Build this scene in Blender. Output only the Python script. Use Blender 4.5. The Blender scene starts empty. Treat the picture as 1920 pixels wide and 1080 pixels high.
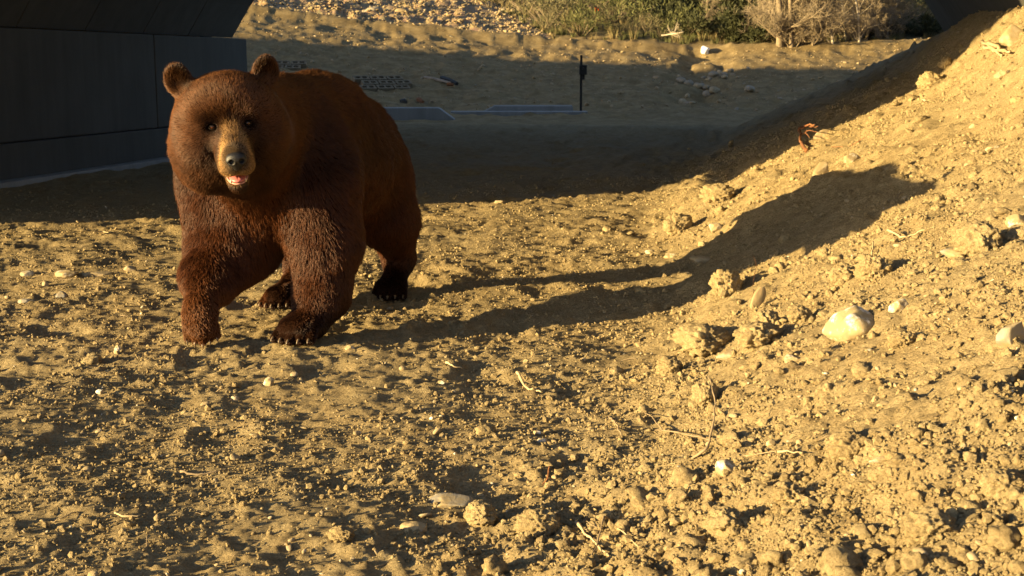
import bpy, math, random
import numpy as np
from mathutils import Vector, Matrix

scene = bpy.context.scene
COL = scene.collection
random.seed(7)
RNG = np.random.default_rng(11)

# ------------------------------------------------------------------ camera, light, exposure
PITCH = 9.88
FPX = 2400.0                      # focal length in pixels of a 1920 px wide picture
cam_d = bpy.data.cameras.new('camera')
cam_d.sensor_width = 36.0
cam_d.lens = 36.0 * FPX / 1920.0
cam_d.clip_start = 0.05
cam_d.clip_end = 2000.0
cam_d.dof.use_dof = True
cam_d.dof.focus_distance = 3.3
cam_d.dof.aperture_fstop = 16.0
cam = bpy.data.objects.new('camera', cam_d)
COL.objects.link(cam)
cam.location = (0, 0, 1.0)
cam.rotation_euler = (math.radians(90 - PITCH), 0, 0)
scene.camera = cam

SUN_EL = math.radians(9.0)
SUN_AZ = math.radians(24.0)       # light travels towards +X turned 24 degrees to +Y
sun_to = np.array([math.cos(SUN_EL) * math.cos(SUN_AZ), math.cos(SUN_EL) * math.sin(SUN_AZ), -math.sin(SUN_EL)])
world = bpy.data.worlds.new('World')
scene.world = world
world.use_nodes = True
wn = world.node_tree.nodes
sky = wn.new('ShaderNodeTexSky')
sky.sky_type = 'NISHITA'
sky.sun_disc = False
sky.sun_elevation = SUN_EL
sky.sun_rotation = math.atan2(-sun_to[0], -sun_to[1]) % (2 * math.pi)
sky.altitude = 2200
sky.air_density = 0.6
sky.dust_density = 2.5
sky.ozone_density = 0.0
world.node_tree.links.new(sky.outputs[0], wn['Background'].inputs[0])
wn['Background'].inputs[1].default_value = 0.074
sun_d = bpy.data.lights.new('sun', 'SUN')
sun_d.energy = 5.0
sun_d.angle = math.radians(0.53)
sun_d.color = (1.0, 0.735, 0.34)
sun = bpy.data.objects.new('sun', sun_d)
COL.objects.link(sun)
sun.location = (-20, -9, 8)
sun.rotation_euler = Vector(sun_to).to_track_quat('-Z', 'Y').to_euler()
scene.view_settings.view_transform = 'Standard'
scene.view_settings.look = 'None'
scene.view_settings.gamma = 1.0
scene.view_settings.use_curve_mapping = False
scene.view_settings.exposure = 1.93
scene.render.engine = 'CYCLES'
scene.cycles.max_bounces = 6
scene.cycles.diffuse_bounces = 3
scene.cycles.glossy_bounces = 2
scene.cycles.transmission_bounces = 4

CP, SP = math.cos(math.radians(PITCH)), math.sin(math.radians(PITCH))
AX, AY = math.sin(math.radians(12.5)), math.cos(math.radians(12.5))     # tunnel axis


def us(x, y):
    return x * AY - y * AX, x * AX + y * AY


def xy(u, s):
    return u * AY + s * AX, -u * AX + s * AY


def ray(px, py):
    cx, cz = px - 960.0, 540.0 - py
    return np.array([cx, FPX * CP + cz * SP, cz * CP - FPX * SP])


# ------------------------------------------------------------------ helpers
def tag(o, label=None, cat=None, group=None, kind=None):
    if label: o['label'] = label
    if cat: o['category'] = cat
    if group: o['group'] = group
    if kind: o['kind'] = kind
    return o


def link(name, data, parent=None):
    o = bpy.data.objects.new(name, data)
    COL.objects.link(o)
    if parent is not None:
        o.parent = parent
    return o


def empty(name, loc=(0, 0, 0), rz=0.0):
    o = link(name, None)
    o.empty_display_size = 0.1
    o.location = loc
    o.rotation_euler = (0, 0, rz)
    return o


def np_mesh(name, V, F, mat=None, smooth=True):
    """V (n,3), F (m,3|4) arrays -> mesh"""
    V = np.asarray(V, np.float32)
    F = np.asarray(F, np.int32)
    me = bpy.data.meshes.new(name)
    me.vertices.add(len(V))
    me.vertices.foreach_set('co', V.ravel())
    k = F.shape[1]
    me.loops.add(len(F) * k)
    me.loops.foreach_set('vertex_index', F.ravel())
    me.polygons.add(len(F))
    me.polygons.foreach_set('loop_start', np.arange(len(F), dtype=np.int32) * k)
    me.polygons.foreach_set('use_smooth', np.full(len(F), smooth))
    me.update(calc_edges=True)
    if mat: me.materials.append(mat)
    return me


def color_attr(me, cols, name='col'):
    a = me.color_attributes.new(name, 'FLOAT_COLOR', 'POINT')
    c = np.ones((len(me.vertices), 4), np.float32)
    c[:, :3] = cols
    a.data.foreach_set('color', c.ravel())


class MB:
    """collects simple shapes into one mesh"""
    def __init__(s):
        s.V, s.F = [], []

    def add(s, V, F):
        o = len(s.V)
        s.V.extend([tuple(v) for v in V])
        s.F.extend([tuple(i + o for i in f) for f in F])

    def box(s, c, size, rot=None, taper=1.0):
        hx, hy, hz = [d / 2 for d in size]
        P = []
        for z in (-1, 1):
            t = taper if z > 0 else 1.0
            for x, y in ((-1, -1), (1, -1), (1, 1), (-1, 1)):
                P.append(Vector((x * hx * t, y * hy * t, z * hz)))
        if rot is not None:
            P = [rot @ p for p in P]
        P = [p + Vector(c) for p in P]
        s.add(P, [(0, 3, 2, 1), (4, 5, 6, 7), (0, 1, 5, 4), (1, 2, 6, 5), (2, 3, 7, 6), (3, 0, 4, 7)])

    def tube(s, pts, radii, n=6, cap=True):
        pts = [Vector(p) for p in pts]
        base = len(s.V)
        for i, p in enumerate(pts):
            d = (pts[min(i + 1, len(pts) - 1)] - pts[max(i - 1, 0)])
            if d.length < 1e-9: d = Vector((0, 0, 1))
            d.normalize()
            a = d.orthogonal().normalized() if i == 0 else (a - d * a.dot(d)).normalized()
            b = d.cross(a)
            r = radii[i] if hasattr(radii, '__len__') else radii
            for k in range(n):
                t = 2 * math.pi * k / n
                s.V.append(tuple(p + a * (r * math.cos(t)) + b * (r * math.sin(t))))
        for i in range(len(pts) - 1):
            for k in range(n):
                k2 = (k + 1) % n
                s.F.append((base + i * n + k, base + i * n + k2, base + (i + 1) * n + k2, base + (i + 1) * n + k))
        if cap:
            s.F.append(tuple(base + k for k in reversed(range(n))))
            e = base + (len(pts) - 1) * n
            s.F.append(tuple(e + k for k in range(n)))

    def mesh(s, name, mat=None, smooth=False):
        me = bpy.data.meshes.new(name)
        me.from_pydata(s.V, [], s.F)
        me.polygons.foreach_set('use_smooth', [smooth] * len(me.polygons))
        me.update()
        if mat: me.materials.append(mat)
        return me

    def build(s, name, mat, parent=None, smooth=False):
        return link(name, s.mesh(name, mat, smooth), parent)


# ------------------------------------------------------------------ noise in numpy
def _h(ix, iy, iz, seed):
    h = (ix.astype(np.int64) * 374761393 + iy.astype(np.int64) * 668265263 + iz.astype(np.int64) * 2147483647 + seed * 974634777) & 0xFFFFFFFF
    h = ((h ^ (h >> 13)) * 1274126177) & 0xFFFFFFFF
    h = ((h ^ (h >> 16)) * 2246822519) & 0xFFFFFFFF
    return ((h ^ (h >> 15)) & 0xFFFFFF) / float(0xFFFFFF)


def vnoise2(x, y, seed=0):
    ix, iy = np.floor(x), np.floor(y)
    fx, fy = x - ix, y - iy
    fx = fx * fx * fx * (fx * (fx * 6 - 15) + 10); fy = fy * fy * fy * (fy * (fy * 6 - 15) + 10)
    z = np.zeros_like(ix)
    a, b = _h(ix, iy, z, seed), _h(ix + 1, iy, z, seed)
    c, d = _h(ix, iy + 1, z, seed), _h(ix + 1, iy + 1, z, seed)
    return (a + (b - a) * fx) * (1 - fy) + (c + (d - c) * fx) * fy - 0.5


def vnoise3(p, seed=0):
    i = np.floor(p); f = p - i
    f = f * f * (3 - 2 * f)
    r = 0
    for dx in (0, 1):
        for dy in (0, 1):
            for dz in (0, 1):
                w = (f[..., 0] if dx else 1 - f[..., 0]) * (f[..., 1] if dy else 1 - f[..., 1]) * (f[..., 2] if dz else 1 - f[..., 2])
                r = r + w * _h(i[..., 0] + dx, i[..., 1] + dy, i[..., 2] + dz, seed)
    return r - 0.5


def fbm2(x, y, octs=4, seed=0, gain=0.5):
    r, a = 0, 1.0
    for o in range(octs):
        r = r + a * vnoise2(x * 2 ** o + 17.3 * o, y * 2 ** o - 9.1 * o, seed + o)
        a *= gain
    return r


def cellbump(x, y, seed, rmin=0.15, rmax=0.75, dens=0.7):
    """lumps: highest of the round bumps of the 9 cells round each point, in units of a cell"""
    ix, iy = np.floor(x), np.floor(y)
    z = np.zeros_like(ix)
    best = np.zeros_like(x)
    for dx in (-1, 0, 1):
        for dy in (-1, 0, 1):
            cx, cy = ix + dx, iy + dy
            px = cx + _h(cx, cy, z, seed); py = cy + _h(cx, cy, z, seed + 1)
            q = _h(cx, cy, z, seed + 2)
            r = rmin + (rmax - rmin) * q ** 3
            r = np.where(_h(cx, cy, z, seed + 3) < dens, r, 0.0001)
            e = 0.7 + 0.6 * _h(cx, cy, z, seed + 4)
            ex, ey = (x - px) * e, (y - py) / e
            t = 1 - (ex * ex + ey * ey) / (r * r)
            best = np.maximum(best, np.where(t > 0, r * np.sqrt(np.maximum(t, 0)), 0))
    return best


def sstep(a, b, x):
    t = np.clip((x - a) / (b - a), 0, 1)
    return t * t * (3 - 2 * t)


def smax(a, b, k):
    h = np.clip(0.5 + 0.5 * (a - b) / k, 0, 1)
    return b + (a - b) * h + k * h * (1 - h)


# ------------------------------------------------------------------ the ground's shape
S_NEAR, S_FAR = 6.0, 14.6          # the two mouths of the underpass along its axis
U_L, U_R = -6.5, 1.45              # its two walls


def crest_z(q):
    """height of the far bank's crest as a function of bearing q = x / y"""
    return np.interp(q, [-0.30, -0.20, -0.11, 0.017, 0.06, 0.14, 0.225, 0.33, 0.6], [3.0, 2.75, 2.25, 1.72, 1.62, 1.50, 1.52, 1.62, 1.7])


def bank_c(s):
    return np.interp(s, [0, 5.8, 7.6, 11, 14.6, 30], [0.14, 0.235, 0.395, 0.52, 0.63, 0.63])


def base_z(x, y):
    x = np.asarray(x, float); y = np.asarray(y, float)
    u, s = us(x, y)
    floor = 0.30 * sstep(9.0, 14.4, s) * sstep(-6.3, -4.8, u) * (1 - sstep(15.0, 17.5, s))
    floor = floor - 0.02 * sstep(1.0, 0.0, s)
    floor = floor + 0.02 * sstep(-5.7, -6.45, u + 0.35 * vnoise2(s * 1.3, u * 0.5, 15)) * sstep(5.5, 6.5, s) * sstep(16, 14.8, s)
    c = bank_c(s)
    bank = c + 0.47 * u
    bank = bank + 0.25 * sstep(0.8, 1.45, u) * sstep(14.4, 11.0, s) * sstep(4.0, 7.5, s)
    bank = np.where(bank > 1.3, 1.3 + (bank - 1.3) * 0.75, bank)
    bank = np.minimum(bank, 3.2)
    bank = bank - 3.5 * sstep(14.7, 18.5, s)
    z = smax(bank, floor, 0.09)
    z = np.where(s > 20, floor, z)
    # beyond the underpass: wash, sandy slope, crest with a track, hillside
    q = x / np.maximum(y, 5.0)
    yk = 28.6 + 0.9 * q * 3
    cz = crest_z(q)
    yc = 42.0
    t = np.clip((y - yk) / (yc - yk), 0, 1)
    slope = cz * (0.72 * t + 0.28 * t * t)
    berm = 0.20 * np.exp(-((y - 42.0) / 0.50) ** 2)
    path = np.where(y > yc, cz + 0.42 * sstep(yc + 1.0, yc + 3.2, y), 0)
    hill_g = np.interp(q, [-0.3, -0.1, 0.08, 0.13, 0.2, 0.28, 0.36], [0.20, 0.18, 0.15, 0.14, 0.13, 0.13, 0.15])
    hill = np.maximum(y - (yc + 3.0), 0)
    hillz = hill_g * hill / (1 + hill / 260.0)
    far = np.where(y > yk, np.where(y > yc, path + hillz, slope) + berm, 0)
    far = far * sstep(18, 24, y)
    lim = np.where(far > 0, far, 0)
    return z + lim


def detail_z(x, y):
    u, s = us(x, y)
    c = bank_c(s)
    bankm = sstep(-0.30, 0.30, u + c / 0.47 - 0.05 + 0.3 * vnoise2(x * 1.1, y * 1.1, 5))
    bankm = bankm * (1 - sstep(15, 17, s))
    near = 1 - sstep(17, 22, s)
    d = fbm2(x * 2.1, y * 2.1, 3, 40) * 0.030
    d = d + fbm2(x * 9, y * 9, 4, 50, 0.6) * (0.011 + 0.012 * bankm)
    # trodden hollows on the flat
    d = d - 0.022 * (1 - bankm) * cellbump(x * 4.2, y * 4.2, 90, 0.2, 0.6, 0.6) / 0.6
    wx = x + 0.012 * vnoise2(x * 40, y * 40, 3); wy = y + 0.012 * vnoise2(x * 40, y * 40, 4)
    fine = 0.45 + 0.8 * sstep(-0.15, 0.25, vnoise2(x * 1.7, y * 1.7, 77))
    d = d + cellbump(wx * 7, wy * 7, 100, 0.10, 0.60, 0.55) / 7 * (0.05 + 0.28 * bankm)
    d = d + cellbump(wx * 16, wy * 16, 110, 0.15, 0.65, 0.6) / 16 * (0.25 + 0.42 * bankm) * fine
    d = d + cellbump(wx * 34, wy * 34, 120, 0.2, 0.7, 0.7) / 34 * (0.45 + 0.22 * bankm) * fine
    d = d + cellbump(wx * 70, wy * 70, 130, 0.2, 0.75, 0.7) / 70 * 0.7
    # shade floor is smoother
    d = d * near
    fy = sstep(20, 28, y)
    d = d + fy * (fbm2(x * 0.55, y * 0.55, 3, 61) * 0.06 + fbm2(x * 2.3, y * 2.3, 3, 60) * 0.09 + fbm2(x * 6.3, y * 6.3, 2, 66) * 0.05 + cellbump(x * 2.6, y * 2.6, 160, 0.1, 0.6, 0.3) * 0.04)
    # broken rubble chute on the slope at the right of the camera post
    q = x / np.maximum(y, 5.0)
    ch = np.exp(-((q - 0.145) / 0.022) ** 2) * sstep(29, 32, y) * (1 - sstep(41.6, 42.4, y))
    d = d - 0.30 * ch + ch * 0.36 * cellbump(x * 1.4, y * 0.9, 140, 0.3, 0.7, 0.8)
    # stony fill on the hillside at the left
    st = sstep(0.012, -0.03, q + 0.0024 * (y - 43)) * sstep(43.0, 44.5, y) * (1 - sstep(62, 75, y))
    d = d + st * 0.55 * cellbump(x * 2.2, y * 1.6, 150, 0.2, 0.7, 0.9) / 2.0
    return d


def ground_z(x, y):
    return float(base_z(np.array([x]), np.array([y]))[0] + detail_z(np.array([x]), np.array([y]))[0])


def hit(px, py, detail=True):
    """where the line of sight through a picture point meets the ground"""
    d = ray(px, py)
    t = np.linspace(1.0, 140, 6000) / d[1]
    z = 1 + t * d[2]
    g = base_z(d[0] * t, d[1] * t)
    i = np.nonzero(z < g)[0]
    if not len(i): i = [len(t) - 1]
    i = max(int(i[0]), 1)
    a, b = (z - g)[i - 1], (z - g)[i]
    tt = t[i - 1] + (t[i] - t[i - 1]) * a / (a - b + 1e-12)
    x, y = d[0] * tt, d[1] * tt
    z = ground_z(x, y) if detail else float(base_z(np.array([x]), np.array([y]))[0])
    return Vector((x, y, z))


def mpp(p):
    """metres per photo pixel at point p"""
    return (p.y * CP + (1 - p.z) * SP) / FPX


# ------------------------------------------------------------------ materials
def new_mat(name):
    m = bpy.data.materials.new(name)
    m.use_nodes = True
    nt = m.node_tree
    return m, nt, nt.nodes['Principled BSDF']


def N(nt, kind, **kw):
    n = nt.nodes.new(kind)
    for k, v in kw.items():
        if k in n.inputs: n.inputs[k].default_value = v
        else: setattr(n, k, v)
    return n


def ramp(nt, fac, stops):
    r = nt.nodes.new('ShaderNodeValToRGB')
    e = r.color_ramp.elements
    while len(e) < len(stops): e.new(0.5)
    for i, (p, c) in enumerate(stops):
        e[i].position = p
        e[i].color = (*c, 1) if len(c) == 3 else c
    nt.links.new(fac, r.inputs[0])
    return r.outputs[0]


def noise(nt, scale, detail=4, rough=0.55, vec=None, dist=0.0):
    n = nt.nodes.new('ShaderNodeTexNoise')
    n.inputs['Scale'].default_value = scale
    n.inputs['Detail'].default_value = detail
    n.inputs['Roughness'].default_value = rough
    n.inputs['Distortion'].default_value = dist
    if vec is not None: nt.links.new(vec, n.inputs['Vector'])
    return n.outputs['Fac']


def mixc(nt, f, a, b, mode='MIX'):
    m = nt.nodes.new('ShaderNodeMix')
    m.data_type = 'RGBA'
    m.blend_type = mode
    for sock, v in ((m.inputs[0], f), (m.inputs[6], a), (m.inputs[7], b)):
        if hasattr(v, 'links') or hasattr(v, 'is_output'): nt.links.new(v, sock)
        elif isinstance(v, (int, float)): sock.default_value = v
        else: sock.default_value = (*v, 1)
    return m.outputs[2]


def bump(nt, h, strength, dist, normal=None):
    b = nt.nodes.new('ShaderNodeBump')
    b.inputs['Strength'].default_value = strength
    b.inputs['Distance'].default_value = dist
    nt.links.new(h, b.inputs['Height'])
    if normal is not None: nt.links.new(normal, b.inputs['Normal'])
    return b.outputs[0]


def obj_vec(nt):
    return N(nt, 'ShaderNodeTexCoord').outputs['Object']


def simple(name, col, rough=0.8, var=0.25, scale=8.0, bmp=0.0, bscale=30.0, bd=0.01, metal=0.0, spec=0.3, vec='Object'):
    m, nt, b = new_mat(name)
    v = N(nt, 'ShaderNodeTexCoord').outputs[vec]
    f = noise(nt, scale, 5, 0.6, v)
    d = tuple(c * (1 - var) for c in col); l = tuple(min(c * (1 + var), 1) for c in col)
    nt.links.new(ramp(nt, f, [(0.3, d), (0.7, l)]), b.inputs['Base Color'])
    b.inputs['Roughness'].default_value = rough
    b.inputs['Metallic'].default_value = metal
    b.inputs['Specular IOR Level'].default_value = spec
    if bmp:
        nt.links.new(bump(nt, noise(nt, bscale, 6, 0.65, v), bmp, bd), b.inputs['Normal'])
    return m


def soil_material(name, with_zone=False, bias=1.0):
    m, nt, b = new_mat(name)
    v = N(nt, 'ShaderNodeNewGeometry').outputs['Position']
    big = noise(nt, 0.9, 4, 0.6, v)
    mid = noise(nt, 14, 6, 0.7, v)
    fin = noise(nt, 130, 4, 0.7, v)
    c1 = ramp(nt, mid, [(0.25, (0.205 * bias, 0.148 * bias, 0.072 * bias)), (0.5, (0.315 * bias, 0.240 * bias, 0.125 * bias)), (0.78, (0.420 * bias, 0.335 * bias, 0.185 * bias))])
    c2 = mixc(nt, ramp(nt, big, [(0.35, (0, 0, 0)), (0.7, (1, 1, 1))]), c1, (0.270 * bias, 0.220 * bias, 0.125 * bias), 'MIX')
    c2 = mixc(nt, 0.5, c2, c1)
    sp = ramp(nt, fin, [(0.28, (0.62, 0.60, 0.58)), (0.5, (1, 1, 1)), (0.74, (1.35, 1.33, 1.30))])
    c3 = mixc(nt, 1.0, c2, sp, 'MULTIPLY')
    if with_zone:
        a = N(nt, 'ShaderNodeAttribute', attribute_name='zone')
        sx = N(nt, 'ShaderNodeSeparateColor')
        nt.links.new(a.outputs['Color'], sx.inputs[0])
        fs = noise(nt, 2.2, 8, 0.8, v)
        sand = ramp(nt, fs, [(0.33, (0.13, 0.094, 0.044)), (0.5, (0.215, 0.160, 0.077)), (0.66, (0.30, 0.232, 0.122))])
        c3 = mixc(nt, sx.outputs[0], c3, sand)
        grass = ramp(nt, noise(nt, 1.3, 6, 0.75, v), [(0.3, (0.06, 0.055, 0.024)), (0.5, (0.12, 0.10, 0.048)), (0.70, (0.23, 0.175, 0.09))])
        c3 = mixc(nt, sx.outputs[1], c3, grass)
        vo = N(nt, 'ShaderNodeTexVoronoi', Scale=5.5)
        nt.links.new(v, vo.inputs['Vector'])
        stn = mixc(nt, 0.12, (0.33, 0.235, 0.14), mixc(nt, 1.0, vo.outputs['Color'], (0.50, 0.36, 0.22), 'MULTIPLY'))
        c3 = mixc(nt, sx.outputs[2], c3, stn)
    nt.links.new(c3, b.inputs['Base Color'])
    b.inputs['Roughness'].default_value = 0.95
    b.inputs['Specular IOR Level'].default_value = 0.12
    v2 = N(nt, 'ShaderNodeTexVoronoi', Scale=170.0)
    nt.links.new(v, v2.inputs['Vector'])
    n1 = bump(nt, v2.outputs['Distance'], 0.35, 0.004)
    n1 = bump(nt, noise(nt, 38, 4, 0.6, v), 0.6, 0.014, n1)
    n2 = bump(nt, noise(nt, 90, 8, 0.8, v), 0.9, 0.011, n1)
    nt.links.new(n2, b.inputs['Normal'])
    return m


M = {}
M['soil'] = soil_material('soil', True)
M['clod'] = soil_material('clod_soil', False, 1.06)


def stone_mat(name, col, dusty=0.45, rough=0.7):
    m, nt, b = new_mat(name)
    v = obj_vec(nt)
    g = N(nt, 'ShaderNodeNewGeometry').outputs['Position']
    f = noise(nt, 18, 6, 0.65, v)
    base = ramp(nt, f, [(0.3, tuple(c * 0.72 for c in col)), (0.6, col), (0.8, tuple(min(c * 1.12, 0.9) for c in col))])
    dm = ramp(nt, noise(nt, 22, 6, 0.7, g), [(0.60 - dusty * 0.5, (1, 1, 1)), (0.74 - dusty * 0.5, (0, 0, 0))])
    nt.links.new(mixc(nt, dm, base, (0.31, 0.24, 0.13)), b.inputs['Base Color'])
    b.inputs['Roughness'].default_value = rough
    b.inputs['Specular IOR Level'].default_value = 0.3
    nt.links.new(bump(nt, noise(nt, 60, 6, 0.6, v), 0.5, 0.004), b.inputs['Normal'])
    return m


M['white_stone'] = stone_mat('white_stone', (0.80, 0.76, 0.68), 0.17, 0.75)
M['pale_stone'] = stone_mat('pale_stone', (0.43, 0.35, 0.23), 0.28)
M['grey_stone'] = stone_mat('grey_stone', (0.27, 0.25, 0.21), 0.35)
M['tan_stone'] = stone_mat('tan_stone', (0.30, 0.21, 0.12), 0.35)
M['orange_stone'] = stone_mat('orange_stone', (0.50, 0.27, 0.12), 0.15)
M['red_stone'] = stone_mat('red_stone', (0.36, 0.12, 0.06), 0.10)
M['concrete'] = None


def concrete_material(name, col):
    m, nt, b = new_mat(name)
    v = obj_vec(nt)
    mp = N(nt, 'ShaderNodeMapping')
    mp.inputs['Scale'].default_value = (3.0, 3.0, 0.35)
    nt.links.new(v, mp.inputs['Vector'])
    streak = noise(nt, 2.4, 6, 0.7, mp.outputs[0])
    blot = noise(nt, 1.6, 5, 0.6, v)
    c = ramp(nt, streak, [(0.3, tuple(k * 0.62 for k in col)), (0.7, tuple(k * 1.2 for k in col))])
    c = mixc(nt, 0.55, c, ramp(nt, blot, [(0.3, tuple(k * 0.8 for k in col)), (0.7, tuple(k * 1.12 for k in col))]))
    nt.links.new(c, b.inputs['Base Color'])
    b.inputs['Roughness'].default_value = 0.88
    b.inputs['Specular IOR Level'].default_value = 0.25
    nt.links.new(bump(nt, noise(nt, 35, 7, 0.7, v), 0.35, 0.006), b.inputs['Normal'])
    return m


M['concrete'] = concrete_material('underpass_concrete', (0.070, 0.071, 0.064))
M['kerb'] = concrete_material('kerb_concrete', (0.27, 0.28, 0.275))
M['block'] = concrete_material('block_concrete', (0.19, 0.155, 0.10))
M['dark'] = simple('dark_metal', (0.02, 0.02, 0.018), 0.6, 0.2)
M['wood'] = simple('pale_wood', (0.40, 0.31, 0.18), 0.75, 0.3, 20, 0.4, 60, 0.003)
M['twig'] = simple('twig_wood', (0.22, 0.165, 0.10), 0.85, 0.3, 25, 0.4, 60, 0.003)
M['oldwood'] = simple('weathered_wood', (0.26, 0.22, 0.17), 0.85, 0.3, 12, 0.4, 40, 0.004)
M['rootwood'] = simple('root_wood', (0.22, 0.095, 0.04), 0.95, 0.5, 60, 1.0, 150, 0.01)
M['orange_tape'] = simple('orange_tape', (0.85, 0.13, 0.02), 0.5, 0.1)
M['white_plastic'] = simple('white_plastic', (0.75, 0.78, 0.82), 0.4, 0.1)
M['fill'] = simple('embankment_fill', (0.25, 0.19, 0.11), 0.95, 0.3, 1.0, 0.5, 5, 0.05)

# ------------------------------------------------------------------ the ground: one sheet, finer where the picture sees it
def make_ground():
    xs = [0.0]
    step = 0.0115
    while xs[-1] < 4.1: xs.append(xs[-1] + step)
    st = step
    while xs[-1] < 620:
        st *= 1.055 if xs[-1] > 8 else 1.03
        xs.append(xs[-1] + st)
    X = np.array([-v for v in xs[:0:-1]] + xs)
    ys = [1.1]
    while ys[-1] < 75:
        yy = ys[-1]
        if yy < 11.5: d = max(0.0075, 0.0036 * yy)
        elif yy < 48: d = 0.0062 * yy
        else: d = 0.02 * yy
        ys.append(yy + d)
    st = 1.5
    while ys[-1] < 700:
        st *= 1.15; ys.append(ys[-1] + st)
    back = [1.1]
    st = 0.02
    while back[-1] > -400:
        st *= 1.16; back.append(back[-1] - st)
    Y = np.array(back[:0:-1] + ys)
    w = (np.maximum(Y, 0.0) + 2.2) / 6.2
    GX = X[None, :] * w[:, None]
    # limit the outward growth
    GY = np.repeat(Y[:, None], len(X), 1)
    Z = base_z(GX, GY) + detail_z(GX, GY)
    ny, nx = GX.shape
    V = np.stack([GX.ravel(), GY.ravel(), Z.ravel()], 1)
    i = np.arange((ny - 1) * nx).reshape(ny - 1, nx)[:, :-1].ravel()
    F = np.stack([i, i + 1, i + nx + 1, i + nx], 1)
    me = np_mesh('ground', V, F, M['soil'])
    # zones: red = pale sand beyond the underpass, green = grassy hillside, blue = stony fill
    x, y = V[:, 0], V[:, 1]
    u, s = us(x, y)
    q = x / np.maximum(y, 5)
    nz = vnoise2(x * 0.7, y * 0.7, 9) * 1.2
    sand = sstep(16, 19, s) * sstep(17, 20, y)
    edge = 44.3 + np.interp(q, [-0.12, -0.05, 0.0, 0.03], [24, 14, 5.5, 0])
    grass = sstep(-0.6, 0.6, y - edge + nz * 3)
    stones = sstep(43.0, 43.8, y + nz * 0.5) * (1 - grass) * (q < 0.03)
    side = sstep(26, 34, np.abs(x)) * 0.8
    grass = np.maximum(grass, side * sstep(10, 20, np.abs(x)))
    c = np.stack([sand, grass, stones], 1)
    color_attr(me, c, 'zone')
    g = link('ground', me)
    tag(g, kind='structure')
    return len(F)


nquads = make_ground()
print('ground quads', nquads)

# ------------------------------------------------------------------ the underpass
Z_SPR = 1.32
ARC_C = (U_L + U_R) / 2 - 0.02
ARC_H = (U_R - U_L) / 2 + 0.05
LEAN = math.radians(31)
ARC_R = ARC_H / math.cos(LEAN)
ARC_Z = Z_SPR - ARC_H * math.tan(LEAN)


def arc_pts(r_add=0.0, n=22):
    a0 = math.pi - LEAN
    a1 = LEAN
    r = ARC_R + r_add
    return [(ARC_C + r * math.cos(a0 + (a1 - a0) * i / n), ARC_Z + r * math.sin(a0 + (a1 - a0) * i / n)) for i in range(n + 1)]


def P3(u, s, z):
    x, y = xy(u, s)
    return (x, y, z)


under = empty('arch_underpass', P3(ARC_C, (S_NEAR + S_FAR) / 2, 0))
tag(under, 'dark concrete arch underpass with stem walls behind the bear', 'underpass')
ORG = Vector(under.location)


def rel(p):
    return (p[0] - ORG.x, p[1] - ORG.y, p[2] - ORG.z)


def arch_band(s0, s1, r0, r1, n=22):
    mb = MB()
    a, b = arc_pts(r0, n), arc_pts(r1, n)
    V = []
    for s in (s0, s1):
        V += [rel(P3(u, s, z)) for u, z in a] + [rel(P3(u, s, z)) for u, z in b]
    k = n + 1
    F = []
    for i in range(n):
        F.append((i, i + 1, 2 * k + i + 1, 2 * k + i))                  # inner face
        F.append((k + i + 1, k + i, 3 * k + i, 3 * k + i + 1))          # outer
        F.append((i + 1, i, k + i, k + i + 1))
        F.append((2 * k + i, 2 * k + i + 1, 3 * k + i + 1, 3 * k + i))
    F.append((0, 2 * k, 3 * k, k)); F.append((n, k + n, 3 * k + n, 2 * k + n))
    mb.add(V, F)
    return mb


seams = [4.3, 5.4, 6.6, 7.8, 8.93, 10.0, 11.1, 12.2, 13.2, 14.35]  # segments ahead of the near headwall: added unseen hood that shades the upper bank
for i in range(len(seams) - 1):
    arch_band(seams[i] + 0.008, seams[i + 1] - 0.008, 0.0, 0.24).build('arch_or_hood_segment', M['concrete'], under)
arch_band(4.35, 14.3, 0.045, 0.21).build('joint_filler', M['dark'], under)  # runs on through the added hood


def ubox(name, u0, u1, s0, s1, z0, z1, mat, parent):
    mb = MB()
    V = [rel(P3(u, s, z)) for z in (z0, z1) for u, s in ((u0, s0), (u1, s0), (u1, s1), (u0, s1))]
    mb.add(V, [(0, 3, 2, 1), (4, 5, 6, 7), (0, 1, 5, 4), (1, 2, 6, 5), (2, 3, 7, 6), (3, 0, 4, 7)])
    o = mb.build(name, mat, parent)
    bv = o.modifiers.new('edge', 'BEVEL'); bv.width = 0.012; bv.segments = 2
    return o


for s0, s1 in ((6.02, 9.0), (9.0, 12.3), (12.3, 14.6)):
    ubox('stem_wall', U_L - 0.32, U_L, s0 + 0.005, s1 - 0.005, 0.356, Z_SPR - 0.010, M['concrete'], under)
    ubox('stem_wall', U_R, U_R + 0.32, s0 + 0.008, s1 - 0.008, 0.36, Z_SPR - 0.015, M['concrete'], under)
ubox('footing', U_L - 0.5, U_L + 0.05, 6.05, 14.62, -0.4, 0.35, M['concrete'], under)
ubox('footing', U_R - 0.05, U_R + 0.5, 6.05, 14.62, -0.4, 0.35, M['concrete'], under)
ubox('footing_ledge', U_L + 0.051, U_L + 0.19, 6.05, 14.62, -0.3, 0.055, M['kerb'], under)


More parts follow.
